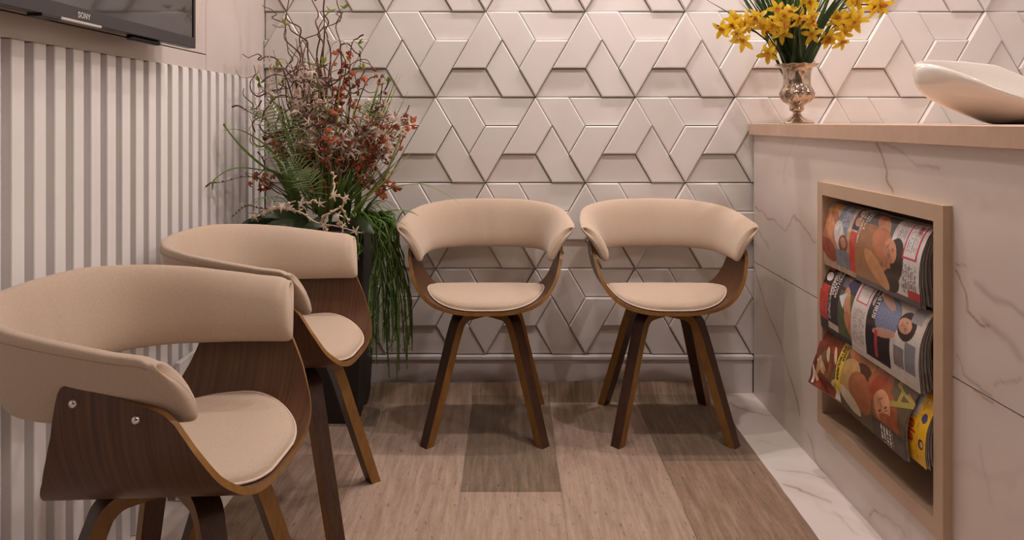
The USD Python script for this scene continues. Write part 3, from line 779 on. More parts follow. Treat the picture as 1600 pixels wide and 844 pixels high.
tm = meshkit.text_mesh('SONY', 0.0115, 0.0008, True); q = np.array(tm.vertices); q[:, 0] *= (d1 - d0) / q[:, 0].max()
part(tv, 'logo', (np.column_stack([TX1 + q[:, 2], d0 + q[:, 0], TZ0 + 0.009 + q[:, 1]]), np.array(tm.faces)), M['silver_print'], label='silver maker lettering on the lower bezel')
dd = lambda px: F * 0.9 / (VX - px)
part(tv, 'sensor', bevel_box(TX0, TX1 + 0.002, dd(64), dd(94), TZ0 - 0.006, TZ0 + 0.002, 0.001), M['black'])
part(tv, 'light_strip', bevel_box(TX1 - 0.006, TX1 + 0.003, dd(94), dd(157), TZ0 - 0.0035, TZ0 + 0.0015, 0.0008), M['silver_print'], label='pale metal strip under the bezel')
part(tv, 'speaker', bevel_box(TX0, TX1 - 0.010, dd(213), dd(258), TZ0 - 0.011, TZ0, 0.004), M['black'])

# ------------------------------------------------------------------ WHITE BOARD AGAINST THE SLATS
part(None, 'board', bevel_box(-0.972, -0.958, 2.22, 2.66, 0.002, 0.402, 0.0015), M['white_board'])
tag(stage.GetPrimAtPath('/World/board'), 'small white board standing against the slats behind the chairs', 'board')

# ------------------------------------------------------------------ CHAIR (faces -y, origin on the floor at its centre)
U_PROFILE = np.array([(0, .4400), (.06, .4410), (.119, .449), (.175, .468), (.22, .503), (.248, .550), (.264, .60), (.2705, .64), (.271, .682)])
up = spline(U_PROFILE, 60)
full = np.vstack([up[:0:-1] * [-1, 1], up])                     # left top .. bottom .. right top
tg = np.gradient(full, axis=0); nr = np.column_stack([-tg[:, 1], tg[:, 0]]); nr /= np.linalg.norm(nr, axis=1, keepdims=True)   # inward/up
TH = 0.012


TILT = 0.055


def tilt(y, z):
    """The seat leans back: its rear sits lower than its front lip."""
    return -TILT * np.clip(y + 0.20, 0, 1) * np.clip((0.64 - z) / 0.18, 0, 1)


def front_edge(z, ax):
    base = np.interp(z, [.4415, .455, .478, .512, .555, .60, .62, .635, .645, .655, .665, .675, .682], [-.205, -.202, -.192, -.174, -.155, -.132, -.121, -.106, -.088, -.055, -.015, .025, .044])
    return base


def rear_edge(z):
    return np.interp(z, [.44, .455, .48, .517, .56, .60, .65, .668, .677, .682], [.172, .164, .146, .119, .098, .082, .070, .066, .060, .050])


def shell_meshes():
    yf, yr = front_edge(full[:, 1], full[:, 0]), rear_edge(full[:, 1])
    n = len(full); nv = 24
    tt = np.linspace(0, 1, nv)
    Y = yf[:, None] + (yr - yf)[:, None] * tt[None]
    outer = np.stack([np.repeat(full[:, 0][:, None], nv, 1), Y, np.repeat(full[:, 1][:, None], nv, 1)], -1)
    inn = full + nr * TH
    inner = np.stack([np.repeat(inn[:, 0][:, None], nv, 1), Y, np.repeat(inn[:, 1][:, None], nv, 1)], -1)
    for sk in (outer, inner):
        sk[..., 2] += tilt(sk[..., 1], sk[..., 2])
    g = grid(n, nv)
    faces = cat([(outer.reshape(-1, 3), g), (inner.reshape(-1, 3), g[:, ::-1])])
    loop = lambda a: np.vstack([a[:, 0], a[-1, 1:], a[::-1, -1][1:], a[0, ::-1][1:-1]])
    lo, li = loop(outer), loop(inner)
    k = len(lo)
    e = np.stack([lo, li], 1).reshape(-1, 3)
    f = grid(k, 2, True)
    return faces, (e, f)


def inner_z(x):
    i = full + nr * TH
    h = i[len(i) // 2:]
    return np.interp(np.abs(x), h[:, 0], h[:, 1])


def cushion_mesh():
    nu, nv = 72, 16
    ph = np.arange(nu) * 2 * np.pi / nu
    r = np.concatenate([np.linspace(0.001, 0.9, 9), 1 - (1 - np.linspace(0.9, 1, 8)[1:]) ** 1.0])
    sx = np.sign(np.cos(ph)) * np.abs(np.cos(ph)) ** (2 / 2.7); sy = np.sign(np.sin(ph)) * np.abs(np.sin(ph)) ** (2 / 2.7)
    a = np.interp(sy, [-1, -0.3, 0.4, 1], [0.208, 0.208, 0.200, 0.182])
    X = r[None] * (sx * a)[:, None]; Y = -0.005 + r[None] * (sy * 0.192)[:, None]
    zo = np.interp(np.abs(X), up[:, 0], up[:, 1])
    Y = np.clip(Y, front_edge(zo, 0) + 0.010, rear_edge(zo) - 0.010)
    zb = inner_z(X) + 0.001 + tilt(Y, inner_z(X))
    top = 0.488 + 0.56 * (inner_z(X) - inner_z(0)) + 0.006 * (1 - (Y / 0.2) ** 2) - 0.022 * np.clip(Y + 0.2, 0, 1)
    edge = (1 - np.clip(r, 0, 1) ** 9)[None] ** 0.5
    zt = zb + np.maximum(top - zb, 0.010) * edge
    up_ = np.stack([X, Y, zt], -1).reshape(-1, 3); lo_ = np.stack([X, Y, zb], -1).reshape(-1, 3)
    g = grid(nu, len(r), True)
    px_, py_ = 1.004 * sx * a, Y[:, -1]
    pip = np.stack([px_, py_ * 1.006, inner_z(px_) + 0.004 + tilt(py_, inner_z(px_))], -1)
    return cat([(up_, g), (lo_, g[:, ::-1])]), np.vstack([pip, pip[:1]])


PLAN = spline([(0, .240), (.095, .230), (.165, .194), (.203, .125), (.214, .03), (.215, -.055), (.211, -.118)], 64)


def back_pad():
    half = PLAN
    cl = np.vstack([half[:0:-1] * [-1, 1], half])
    t = np.gradient(cl, axis=0); t /= np.linalg.norm(t, axis=1, keepdims=True)
    nn = np.column_stack([-t[:, 1], t[:, 0]])
    if nn[len(cl) // 2, 1] < 0:
        nn = -nn
    L = np.concatenate([[0], np.cumsum(np.linalg.norm(np.diff(cl, axis=0), axis=1))]); u = np.abs(L / L[-1] * 2 - 1)    # 0 back .. 1 arm front
    ztop = np.interp(u, [0, .25, .45, .65, .85, .92, .96, .985, 1], [.787, .784, .770, .754, .741, .738, .736, .733, .729])
    zbot = np.interp(u, [0, .3, .6, 1], [.600, .600, .603, .610])
    lean = np.interp(u, [0, .4, .7, 1], [.036, .044, .053, .060])
    thk = np.interp(u, [0, .5, 1], [.037, .045, .052])
    # rounded end caps: shrink the last few centimetres
    k = 34; ph = np.arange(k) * 2 * np.pi / k
    cu = np.sign(np.cos(ph)) * np.abs(np.cos(ph)) ** (2 / 2.5); cvv = np.sign(np.sin(ph)) * np.abs(np.sin(ph)) ** (2 / 3.2)
    rows = []
    for i in range(len(cl)):
        h = (cvv + 1) / 2
        bw = 1 - 0.36 * u[i]
        tk = thk[i] * (bw + (1.08 - bw) * h)
        off = lean[i] * h ** (1.5 + 0.5 * u[i]) + tk / 2 + cu * tk / 2
        z = zbot[i] + h * (ztop[i] - zbot[i]) + 0.006 * cu * 0
        p = cl[i][None] + nn[i][None] * off[:, None]
        rows.append(np.column_stack([p, z]))
    V = np.array(rows)

    def ends(V, i, tdir):
        """Slanted, rounded closing rings at an arm's front: the top stands further back than the bottom."""
        ring = V[i]; c = ring.mean(0); out = []
        for s_, sh in ((0.006, 0.97), (0.011, 0.90), (0.015, 0.78), (0.0175, 0.60), (0.0190, 0.35), (0.0195, 0.02)):
            mid = (ring + ring[(k // 2 - np.arange(k)) % k]) / 2          # middle of the thickness at the same height
            r = mid + (ring - mid) * sh + np.append(tdir, 0) * s_
            r[:, 2] = c[2] + (r[:, 2] - c[2]) * (1 - (1 - sh) * 0.22)
            r[:, :2] -= tdir * (0.016 * (1 - sh) * np.clip((ring[:, 2] - c[2]) / 0.06, 0, 1) ** 2)[:, None]
            out.append(r)
        return out

    # slant: shift rows near the front by height
    for i in range(len(cl)):
        w = np.clip((u[i] - 0.72) / 0.28, 0, 1)
        h = (V[i][:, 2] - zbot[i]) / (ztop[i] - zbot[i])
        sgn = 1 if i > len(cl) // 2 else -1
        V[i][:, :2] -= (t[i] * sgn)[None] * (0.026 * w * h ** 1.4)[:, None]
    a = ends(V, 0, -t[0]); b = ends(V, len(cl) - 1, t[-1])
    V = np.array(a[::-1] + list(V) + b)
    n = len(V)
    v = V.reshape(-1, 3)
    i, j = np.meshgrid(np.arange(n - 1), np.arange(k), indexing='ij')
    q = np.stack([i * k + j, i * k + (j + 1) % k, (i + 1) * k + (j + 1) % k, (i + 1) * k + j], -1).reshape(-1, 4)
    seam_j = int(np.argmin(np.abs(ph - math.radians(38))))
    seam = V[7:-7, seam_j]
    c0 = seam + (seam - V[7:-7].mean(1)) * 0.006
    return (v, tri(q)), c0


def chair_leg(sx, sy):
    path = spline([(.022, .4100), (.075, .4105), (.112, .4085), (.136, .392), (.149, .364), (.166, .32), (.200, .218), (.238, .108), (.2755, 0.0), (.2795, -0.0115)], 44)
    d = np.array([sx, sy]) / math.sqrt(2); e = np.array([-d[1], d[0]])
    t = np.gradient(path, axis=0); t /= np.linalg.norm(t, axis=1, keepdims=True); n = np.column_stack([t[:, 1], -t[:, 0]])
    w = np.interp(np.linspace(0, 1, len(path)), [0, .3, 1], [.046, .046, .036]) / 2; th = np.interp(np.linspace(0, 1, len(path)), [0, .3, .8, 1], [.026, .030, .030, .026]) / 2
    
    P = lambda a, b: np.column_stack([(path[:, :1] + n[:, :1] * (th * a)[:, None]) * d + (w * b)[:, None] * e, path[:, 1] + n[:, 1] * th * a])
    ring = np.stack([P(-1, -1), P(-1, 1), P(1, 1), P(1, -1)], 1)
    nr_ = len(path); v = ring.reshape(-1, 3)
    i, j = np.meshgrid(np.arange(nr_ - 1), np.arange(4), indexing='ij')
    q = np.stack([i * 4 + j, i * 4 + (j + 1) % 4, (i + 1) * 4 + (j + 1) % 4, (i + 1) * 4 + j], -1).reshape(-1, 4)
    f = np.vstack([tri(q), [[0, 1, 2], [0, 2, 3]], [[4 * nr_ - 4, 4 * nr_ - 2, 4 * nr_ - 3], [4 * nr_ - 4, 4 * nr_ - 1, 4 * nr_ - 2]]])
    ve = []
    for a in (-1.03, 1.03):
        g = np.stack([P(a, -0.985), P(a, 0.985)], 1).reshape(-1, 3); ve.append((g, grid(nr_, 2)))
    v[:, 2] = np.maximum(v[:, 2], 0)
    vv, vf = cat(ve); vv[:, 2] = np.maximum(vv[:, 2], 0)
    return (v, f), (vv, vf)


def make_chair(label, loc, rotz):
    t = thing('armchair', label, 'chair', loc, rotz, 'walnut and beige waiting chairs')
    faces, edge = shell_meshes()
    part(t, 'mounting_block', bevel_box(-0.055, 0.055, -0.075, 0.075, 0.4235, 0.4345, 0.002), M['walnut_leg'], local=True)
    sh = part(t, 'shell', faces, M['walnut'], smooth=35, local=True)
    part(sh, 'plywood_edge', edge, M['ply'], smooth=35, local=True, label='pale laminated plywood edge')
    cu, pip = cushion_mesh()
    c = part(t, 'seat_cushion', cu, M['fabric'], smooth=50, local=True)
    part(c, 'piping', tube(pip, 0.0028, 6, cap=False), M['piping'], smooth=True, local=True)
    pad, seam = back_pad()
    b = part(t, 'backrest', pad, M['fabric'], smooth=60, local=True)
    part(b, 'seam', tube(seam, 0.0012, 5), M['seam'], smooth=True, local=True)
    for sx in (-1, 1):
        for sy in (-1, 1):
            lg, ve = chair_leg(sx, sy)
            l = part(t, 'leg', lg, M['ply'], smooth=20, local=True)
            part(l, 'veneer', ve, M['walnut_leg'], smooth=30, local=True, label='dark walnut face')
    for sx in (-1, 1):
        for (y, z) in ((0.040, 0.652), (-0.060, 0.628)):
            x = np.interp(z, up[:, 1], up[:, 0])
            pts = np.array([(0.0003, 0.006), (0.004, 0.0055), (0.0065, 0.0035), (0.0075, 0.0), (0.0075, -0.002)])
            v, ff = lathe(pts, 14)
            v2 = np.column_stack([sx * (x + 0.0005 + v[:, 2]), y + v[:, 0], z + v[:, 1]])
            part(t, 'bolt', (v2, ff), M['chrome'], smooth=40, local=True, label='chrome bolt head')
    return t


chair0 = make_chair('beige and walnut armchair nearest the viewer, partly cut off at the left under the television', (-0.632, 1.472, 0.006), 87)
copy_of(chair0, (-0.626, 2.155, 0.006), 87, 'beige and walnut armchair against the slatted wall beside the tall planter')
copy_of(chair0, (-0.090, 2.782, 0.006), 0, 'beige and walnut armchair before the tiled wall, right beside the trailing greenery')
copy_of(chair0, (0.553, 2.782, 0.006), 0, 'beige and walnut armchair in the corner between tiled wall and marble counter')

# ------------------------------------------------------------------ RUG
rug = thing('rug', 'patchwork wool rug in beige and brown blocks curling up at the wall', 'rug', (0, 2.0, 0))


def rug_height(x, y):
    curl = 0.050 * np.clip((y - 3.005) / 0.065, 0, 1) ** 1.3
    wr = np.exp(-((y - 2.93 - 0.09 * np.sin(x * 7 + 1)) / 0.03) ** 2) * 0.020 * np.clip((-x - 0.12) / 0.2, 0, 1) * (x > -0.62)
    return 0.006 + curl + wr + 0.0008 * (meshkit.noise(np.stack([x * 30, y * 30, x * 0], -1), 2) - 0.5)


COLS = [(-0.815, -0.489), (-0.489, -0.151), (-0.151, 0.148), (0.148, 0.488), (0.488, 0.808)]
LAY = [[(0.75, 1.6, 'light'), (1.6, 2.524, 'mid'), (2.524, 2.76, 'light'), (2.76, 3.092, 'dark')],
       [(0.75, 1.45, 'mid'), (1.45, 2.98, 'light'), (2.98, 3.092, 'mid')],
       [(0.75, 1.2, 'dark'), (1.2, 2.272, 'light'), (2.272, 3.03, 'dark'), (3.03, 3.092, 'mid')],
       [(0.75, 1.5, 'light'), (1.5, 2.995, 'light'), (2.995, 3.092, 'dark')],
       [(0.75, 1.3, 'light'), (1.3, 2.48, 'mid'), (2.48, 3.03, 'dark'), (3.03, 3.092, 'mid')]]  # the dark block here puts the corner chair's shade into the wool colour
for (x0, x1), lay in zip(COLS, LAY):
    for y0, y1, tone in lay:
        xs = np.linspace(x0 + 0.0008, x1 - 0.0008, 24); ysx = np.linspace(y0 + 0.0005, y1 - 0.0005, max(6, int((y1 - y0) / 0.012)))
        X, Y = np.meshgrid(xs, ysx, indexing='ij')
        wob = 0.003 * (meshkit.noise(np.stack([X * 0 + x0, Y * 14, X * 0], -1), 5) - 0.5)
        Xw = X + wob
        Yw = Y - np.where(Y > 3.0, 0.018 * np.clip((-X) / 0.5, -0.2, 0.5), 0)
        eg = np.minimum(np.minimum(X - x0, x1 - X), np.minimum(Y - y0, y1 - Y))
        Z = rug_height(X, Y) - 0.0022 * np.exp(-eg / 0.002)
        top = np.stack([Xw, Yw, Z], -1); bot = top.copy(); bot[..., 2] = np.maximum(Z - 0.006, 0.0002)
        g = grid(*X.shape)
        ring = lambda a: np.vstack([a[:, 0], a[-1, 1:], a[::-1, -1][1:], a[0, ::-1][1:-1]])
        e = np.stack([ring(bot), ring(top)], 1).reshape(-1, 3)
        m = cat([(top.reshape(-1, 3), g), (e, grid(len(e) // 2, 2, True))])
        part(rug, 'patch', m, M['rug_' + tone], smooth=40, label={'light': 'pale beige patch', 'mid': 'mid brown patch', 'dark': 'dark brown patch'}[tone])

# ------------------------------------------------------------------ PLANTER AND ARRANGEMENT
PX, PY = -0.69, 2.91
pl = thing('planter', 'tall square dark brown planter in the corner behind the armchairs', 'planter', (PX, PY, 0))


def frustum(h0, h1, a0, a1):
    v = np.array([(sx * a, sy * a, h) for h, a in ((h0, a0), (h1, a1)) for sx, sy in ((-1, -1), (1, -1), (1, 1), (-1, 1))], float)
    f = [[0, 2, 1], [0, 3, 2], [4, 5, 6], [4, 6, 7]]
    for k in range(4):
        f += [[k, (k + 1) % 4, 4 + (k + 1) % 4], [k, 4 + (k + 1) % 4, 4 + k]]
    return trimesh.Trimesh(v, f)


body = trimesh.boolean.difference([frustum(0.0, 0.70, 0.130, 0.162), frustum(0.64, 0.72, 0.145, 0.150)], engine='manifold')
part(pl, 'body', body, M['planter'], local=True)
part(pl, 'moss', frustum(0.6405, 0.665, 0.144, 0.144), M['soil'], local=True, kind='stuff')

arr = thing('flower_arrangement', 'large dried and artificial arrangement of curly willow, rust orchids and trailing greenery', 'plant', (PX, PY, 0.665), group=None)
GREENS = [lin(84, 118, 50), lin(112, 140, 62), lin(68, 98, 46), lin(140, 158, 78), lin(140, 156, 100)]


def pxline(pts, n=30, wig=0.0, seed=0):
    """pts: (px, py, d)."""
    p = spline([at(*q) for q in pts], n)
    if wig:
        s = np.linspace(0, 1, n)[:, None]
        w = np.column_stack([meshkit.noise(np.column_stack([s * 9 + seed, s * 0 + k * 7.7, s * 0]), seed + k) - 0.5 for k in range(3)])
        p = p + w * wig * np.sin(np.pi * np.clip(s, 0.02, 1))
    p[:, 1] = np.minimum(p[:, 1], 3.075); p[:, 0] = np.maximum(p[:, 0], -0.975)
    return p


def solid(c, n):
    return np.tile(np.array(c), (n, 1))


CORE = (492, 350, 2.90)
# curly willow
WILLOW = [[(500, 300, 2.9), (470, 130, 2.86), (446, 40, 2.84), (434, -30, 2.84)], [(505, 300, 2.9), (478, 100, 2.9), (456, 20, 2.93), (450, -50, 2.93)], [(510, 300, 2.9), (498, 90, 2.86), (492, 20, 2.9), (488, -60, 2.92)],
          [(505, 300, 2.88), (505, 110, 2.85), (501, 40, 2.86), (508, -40, 2.85)], [(512, 300, 2.92), (512, 90, 2.95), (508, 10, 2.92), (513, -60, 2.95)], [(500, 300, 2.86), (488, 110, 2.84), (470, 60, 2.86), (438, 35, 2.84), (427, 20, 2.84), (410, 8, 2.84)],
          [(480, 300, 2.85), (455, 130, 2.86), (446, 85, 2.88), (445, 50, 2.9), (426, 38, 2.87)], [(500, 240, 2.84), (472, 110, 2.82), (480, 60, 2.85), (500, 45, 2.9), (515, 20, 2.9), (540, 12, 2.9)],
          [(505, 260, 2.84), (512, 80, 2.82), (520, 40, 2.8), (530, 22, 2.8), (532, 35, 2.8)], [(480, 240, 2.8), (440, 100, 2.85), (415, 93, 2.8), (405, 84, 2.75), (392, 90, 2.72), (378, 84, 2.7)],
          [(520, 200, 2.8), (535, 75, 2.8), (552, 82, 2.8), (566, 82, 2.8), (570, 96, 2.8), (584, 108, 2.8)], [(500, 300, 2.9), (520, 150, 2.86), (530, 60, 2.88), (525, 0, 2.9), (535, -50, 2.9)],
          [(490, 280, 2.9), (460, 180, 2.86), (450, 120, 2.86), (470, 95, 2.86), (462, 60, 2.86)], [(500, 280, 2.85), (480, 160, 2.8), (462, 100, 2.82), (448, 70, 2.84)]]
for i, w in enumerate(WILLOW):
    p = pxline(w, 60, 0.05, i * 13 + 1)
    r = np.linspace(0.0042, 0.0014, len(p)) * (0.8 if i > 4 else 1.0)
    part(arr, 'willow_branch', tube(p, r, 6), M['twig'], smooth=True)
# curly side shoots amid the flowers
for i in range(64):
    r = random.Random(100 + i)
    x, y = r.uniform(398, 545), r.uniform(85, 260)
    d = r.uniform(2.66, 2.86)
    pts = [(x, y, d)]
    a = r.uniform(0, 6.28)
    for k in range(5):
        a += r.uniform(0.4, 1.2) * r.choice([1, 1, -1]); pts.append((pts[-1][0] + 14 * math.cos(a), pts[-1][1] + 14 * math.sin(a), d + 0.02 * k * r.uniform(-1, 1)))
    p = pxline(pts, 26)
    part(arr, 'willow_shoot', tube(p, np.linspace(0.0030, 0.0012, 26), 5), M[['twig', 'twig', 'driftwood'][i % 3]], smooth=True)


def petal(L, W, curl, nl=6, twist=0.0):
    """A petal along +x in the local frame, bending towards -z at its tip by curl; 3 across."""
    s = np.linspace(0, 1, nl)
    ang = curl * s
    x = np.concatenate([[0], np.cumsum(np.cos(ang[1:]) * L / (nl - 1))]); z = -np.concatenate([[0], np.cumsum(np.sin(ang[1:]) * L / (nl - 1))])
    w = W * np.sin(np.pi * np.clip(0.12 + 0.86 * s, 0, 1)) ** 0.8
    tw = twist * s
    a = np.stack([x, -w / 2 * np.cos(tw), z + w * 0.12 - w / 2 * np.sin(tw)], -1); b = np.stack([x, x * 0, z], -1); c = np.stack([x, w / 2 * np.cos(tw), z + w * 0.12 + w / 2 * np.sin(tw)], -1)
    return np.stack([a, b, c], 1).reshape(-1, 3), grid(nl, 3), np.repeat(s, 3)


def flower(pos, look, spin, size, n, wid, curl, c_in, c_out, r, lip=None, twist=0.0, tilts=(0.1, 0.5)):
    R = rotation(look, spin)
    ms, cs = [], []
    for k in range(n):
        v, f, s = petal(size * r.uniform(0.85, 1.1), size * wid, curl * r.uniform(0.6, 1.3), twist=twist * r.uniform(-1, 1))
        a = 2 * np.pi * k / n + r.uniform(-0.15, 0.15); tilt = r.uniform(*tilts)
        c, s_ = math.cos(tilt), math.sin(tilt)
        v = v @ np.array([[c, 0, s_], [0, 1, 0], [-s_, 0, c]])
        c, s2 = math.cos(a), math.sin(a)
        v = v @ np.array([[c, s2, 0], [-s2, c, 0], [0, 0, 1]])
        ms.append((v, f)); t = np.clip(s * 1.6, 0, 1)[:, None]
        cs.append(np.array(c_in) * (1 - t) + np.array(c_out) * t)
    if lip is not None:
        v, f, s = petal(size * 0.6, size * 0.42, -0.8)
        v = v @ np.array([[0.6, 0, 0.8], [0, 1, 0], [-0.8, 0, 0.6]]); v = v @ np.array([[0, -1, 0], [1, 0, 0], [0, 0, 1]])
        ms.append((v, f)); cs.append(solid(lip, len(v)))
    v, f = cat(ms)
    return v @ R.T + np.asarray(pos), f, np.vstack(cs)


def stem(parent, name, p, r, c):
    v, f = tube(p, r, 5)
    return part(parent, name, (v, f), M['leaf'], smooth=True, colors=solid(c, len(v)))


RUST_IN, RUST_OUT, RUST_DK = lin(222, 140, 88), lin(184, 94, 66), lin(116, 56, 48)
# rust orchid sprays: each a stem with blossoms along it
SPRAYS = [[(505, 320), (520, 200), (540, 110), (533, 80)], [(510, 320), (550, 190), (572, 130), (590, 118)], [(500, 320), (500, 240), (492, 190), (490, 160)], [(515, 330), (540, 250), (530, 215), (510, 190)], [(520, 330), (570, 260), (600, 220), (620, 195)],
          [(525, 330), (560, 290), (572, 262), (565, 240)], [(530, 330), (580, 300), (604, 290), (618, 300)], [(500, 330), (470, 260), (440, 235), (428, 215)], [(495, 330), (500, 290), (497, 250), (510, 225)], [(510, 330), (560, 230), (575, 200), (590, 195)],
          [(505, 330), (505, 305), (500, 295), (498, 290)], [(520, 330), (545, 180), (548, 150), (545, 120)], [(520, 330), (600, 270), (632, 210), (636, 190)], [(515, 330), (530, 290), (535, 250), (545, 232)], [(490, 330), (430, 290), (416, 280), (408, 290)], [(525, 330), (555, 240), (590, 170), (598, 130)], [(505, 330), (515, 285), (522, 250), (520, 215)], [(520, 330), (560, 280), (582, 245), (585, 220)], [(500, 330), (485, 280), (474, 240), (482, 200)]]
for i, sp in enumerate(SPRAYS):
    r = random.Random(300 + i)
    d1 = 2.68 + 0.16 * r.random()
    p = pxline([(x, y, 2.86 + (d1 - 2.86) * k / 3) for k, (x, y) in enumerate(sp)], 30)
    st = stem(arr, 'orchid_stem', p, 0.0022, lin(96, 92, 48))
    nb = {1: 6, 9: 9, 10: 4, 13: 10, 15: 6}.get(i, 19)
    for k in range(nb):
        q = p[min(29, 29 - int(k * 20 / nb))]
        pos = q + np.array([r.uniform(-.032, .032), r.uniform(-.05, .0), r.uniform(-.035, .035)])
        look = (r.uniform(-1.3, 1.3), -1.0, r.uniform(-.9, .9))
        dk = r.random() < 0.5
        v, f, c = flower(pos, look, r.uniform(0, 6), r.uniform(0.011, 0.022), 5, 0.50, 1.9, RUST_IN if not dk else RUST_OUT, RUST_OUT if not dk else RUST_DK, r, lip=lin(216, 132, 84) if not dk else RUST_DK)
        part(st, 'orchid_blossom', (v, f), M['petal'], smooth=True, colors=c)
# pale spidery dried flowers
r = random.Random(55)
PALE, PINKISH, BROWN = lin(246, 232, 216), lin(222, 194, 176), lin(122, 82, 64)
for i in range(33):
    if i < 19:
        a = r.uniform(0, 6.28); q = math.sqrt(r.random()); end = (472 + 74 * q * math.cos(a), 165 + 82 * q * math.sin(a))
    else:
        a = r.uniform(0, 6.28); q = math.sqrt(r.random()); end = (590 + 54 * q * math.cos(a), 215 + 52 * q * math.sin(a))
    d1 = r.uniform(2.66, 2.82)
    p = pxline([(500, 330, 2.88), ((500 + end[0]) / 2 + r.uniform(-20, 20), (320 + end[1]) / 2, (2.88 + d1) / 2), (end[0], end[1], d1)], 20)
    st = stem(arr, 'dried_stem', p, 0.0016, lin(120, 92, 70))
    for k in range(9):
        pos = p[-1 - int(r.random() * 8)] + np.array([r.uniform(-.04, .04), r.uniform(-.05, .03), r.uniform(-.04, .04)])
        pos[0] = max(pos[0], -0.95)
        q_ = r.random()
        if q_ < 0.22:
            ci, co = BROWN, PALE
        elif q_ < 0.42:
            ci, co = BROWN, lin(92, 56, 46)
        else:
            ci, co = PALE, PINKISH if r.random() < 0.5 else BROWN
        v, f, c = flower(pos, (r.uniform(-1.6, 1.6), -1, r.uniform(-.9, 1.6)), r.uniform(0, 6), r.uniform(0.028, 0.054), 5, 0.15, 2.7, ci, co, r, twist=1.6, tilts=(-0.3, 1.1))
        part(st, 'dried_blossom', (v, f), M['petal'], smooth=True, colors=c)


def leaf(parent, name, p, w, c, side=None, shape='strap'):
    n = len(p); s = np.linspace(0, 1, n)
    ww = w * (np.minimum(1, (1 - s) / 0.45) ** 0.7 * (0.75 + 0.25 * np.minimum(1, s / 0.2)) + 0.02) if shape == 'strap' else w * (np.sin(np.pi * np.clip(0.04 + 0.95 * s, 0, 1)) ** 0.7 + 0.02)
    v, f = ribbon(p, ww, 0.18, side)
    g = np.repeat(0.85 + 0.3 * s, 3)[:, None]
    return part(parent, name, (v, f), M['leaf'], smooth=True, colors=np.array(c)[None] * g)


STRAPS = [([(470, 345, 2.85), (440, 280, 2.74), (411, 262, 2.68), (379, 234, 2.62), (353, 202, 2.58), (350, 192, 2.57)], .024, 1), ([(470, 345, 2.85), (446, 280, 2.72), (423, 238, 2.66), (399, 217, 2.62), (371, 203, 2.58), (344, 205, 2.55)], .022, 1), ([(470, 345, 2.85), (435, 278, 2.72), (403, 266, 2.64), (367, 264, 2.56), (338, 279, 2.52), (327, 300, 2.5)], .020, 1),
          ([(560, 340, 2.8), (600, 300, 2.72), (653, 288, 2.66), (689, 300, 2.63), (722, 320, 2.62)], .013, 1), ([(545, 350, 2.8), (560, 325, 2.72), (590, 295, 2.68), (625, 262, 2.64)], .024, 3), ([(540, 350, 2.82), (545, 300, 2.76), (548, 265, 2.76)], .026, 2), ([(532, 350, 2.82), (532, 300, 2.75), (530, 262, 2.75)], .024, 0),
          ([(556, 350, 2.82), (560, 300, 2.76), (566, 270, 2.78)], .022, 0), ([(550, 350, 2.8), (580, 300, 2.74), (612, 262, 2.7), (632, 240, 2.7)], .016, 1), ([(480, 350, 2.82), (462, 300, 2.72), (450, 262, 2.7), (438, 235, 2.7)], .022, 0), ([(475, 350, 2.82), (448, 310, 2.7), (430, 300, 2.66), (400, 276, 2.62), (378, 268, 2.6)], .016, 2),
          ([(570, 345, 2.76), (610, 330, 2.7), (640, 332, 2.66), (655, 338, 2.65)], .018, 1), ([(500, 350, 2.82), (500, 300, 2.74), (505, 255, 2.74)], .018, 1), ([(515, 350, 2.82), (518, 310, 2.74), (522, 240, 2.76)], .016, 1), ([(590, 300, 2.75), (612, 250, 2.72), (628, 205, 2.74), (640, 180, 2.75)], .008, 4)]
for pts, w, c in STRAPS:
    leaf(arr, 'strap_leaf', pxline(pts, 26), w, GREENS[c])
# dark broad leaves lying over the rim on the left
for pts in ([(470, 352, 2.80), (430, 346, 2.66), (395, 350, 2.58), (372, 356, 2.55)], [(480, 348, 2.80), (445, 336, 2.66), (420, 334, 2.6), (392, 346, 2.56)], [(490, 356, 2.78), (460, 352, 2.62), (430, 354, 2.58), (405, 362, 2.56)], [(500, 352, 2.78), (505, 346, 2.64), (492, 352, 2.6), (470, 360, 2.58)], [(540, 350, 2.8), (552, 345, 2.68), (570, 352, 2.64), (585, 365, 2.63)]):
    leaf(arr, 'broad_leaf', pxline(pts, 18), 0.042, lin(58, 72, 44), side=(0, 0.6, 0.8), shape='oval')


def fern(pts, seed, c):
    p = pxline(pts, 30); t, a, b = frames(p)
    ms = [tube(p, np.linspace(0.0016, 0.0006, 30), 4)]
    for k in range(3, 30, 2):
        L = 0.055 * math.sin(math.pi * min(0.98, 0.15 + 0.8 * k / 29)) + 0.008
        for sgn in (-1, 1):
            q = p[k] + np.linspace(0, 1, 5)[:, None] * (a[k] * sgn * L + t[k] * L * 0.5) - np.array([0, 0, 1])[None] * (np.linspace(0, 1, 5)[:, None] ** 2) * L * 0.25
            ms.append(ribbon(q, 0.0046 * np.array([0.6, 1, 0.9, 0.6, 0.1]), 0.1, side=t[k]))
    v, f = cat(ms); v[:, 1] = np.minimum(v[:, 1], 3.08); v[:, 0] = np.maximum(v[:, 0], -0.985)
    part(arr, 'fern_frond', (v, f), M['leaf'], smooth=True, colors=solid(c, len(v)) * (0.8 + 0.4 * meshkit.noise(v * 60, seed))[:, None])


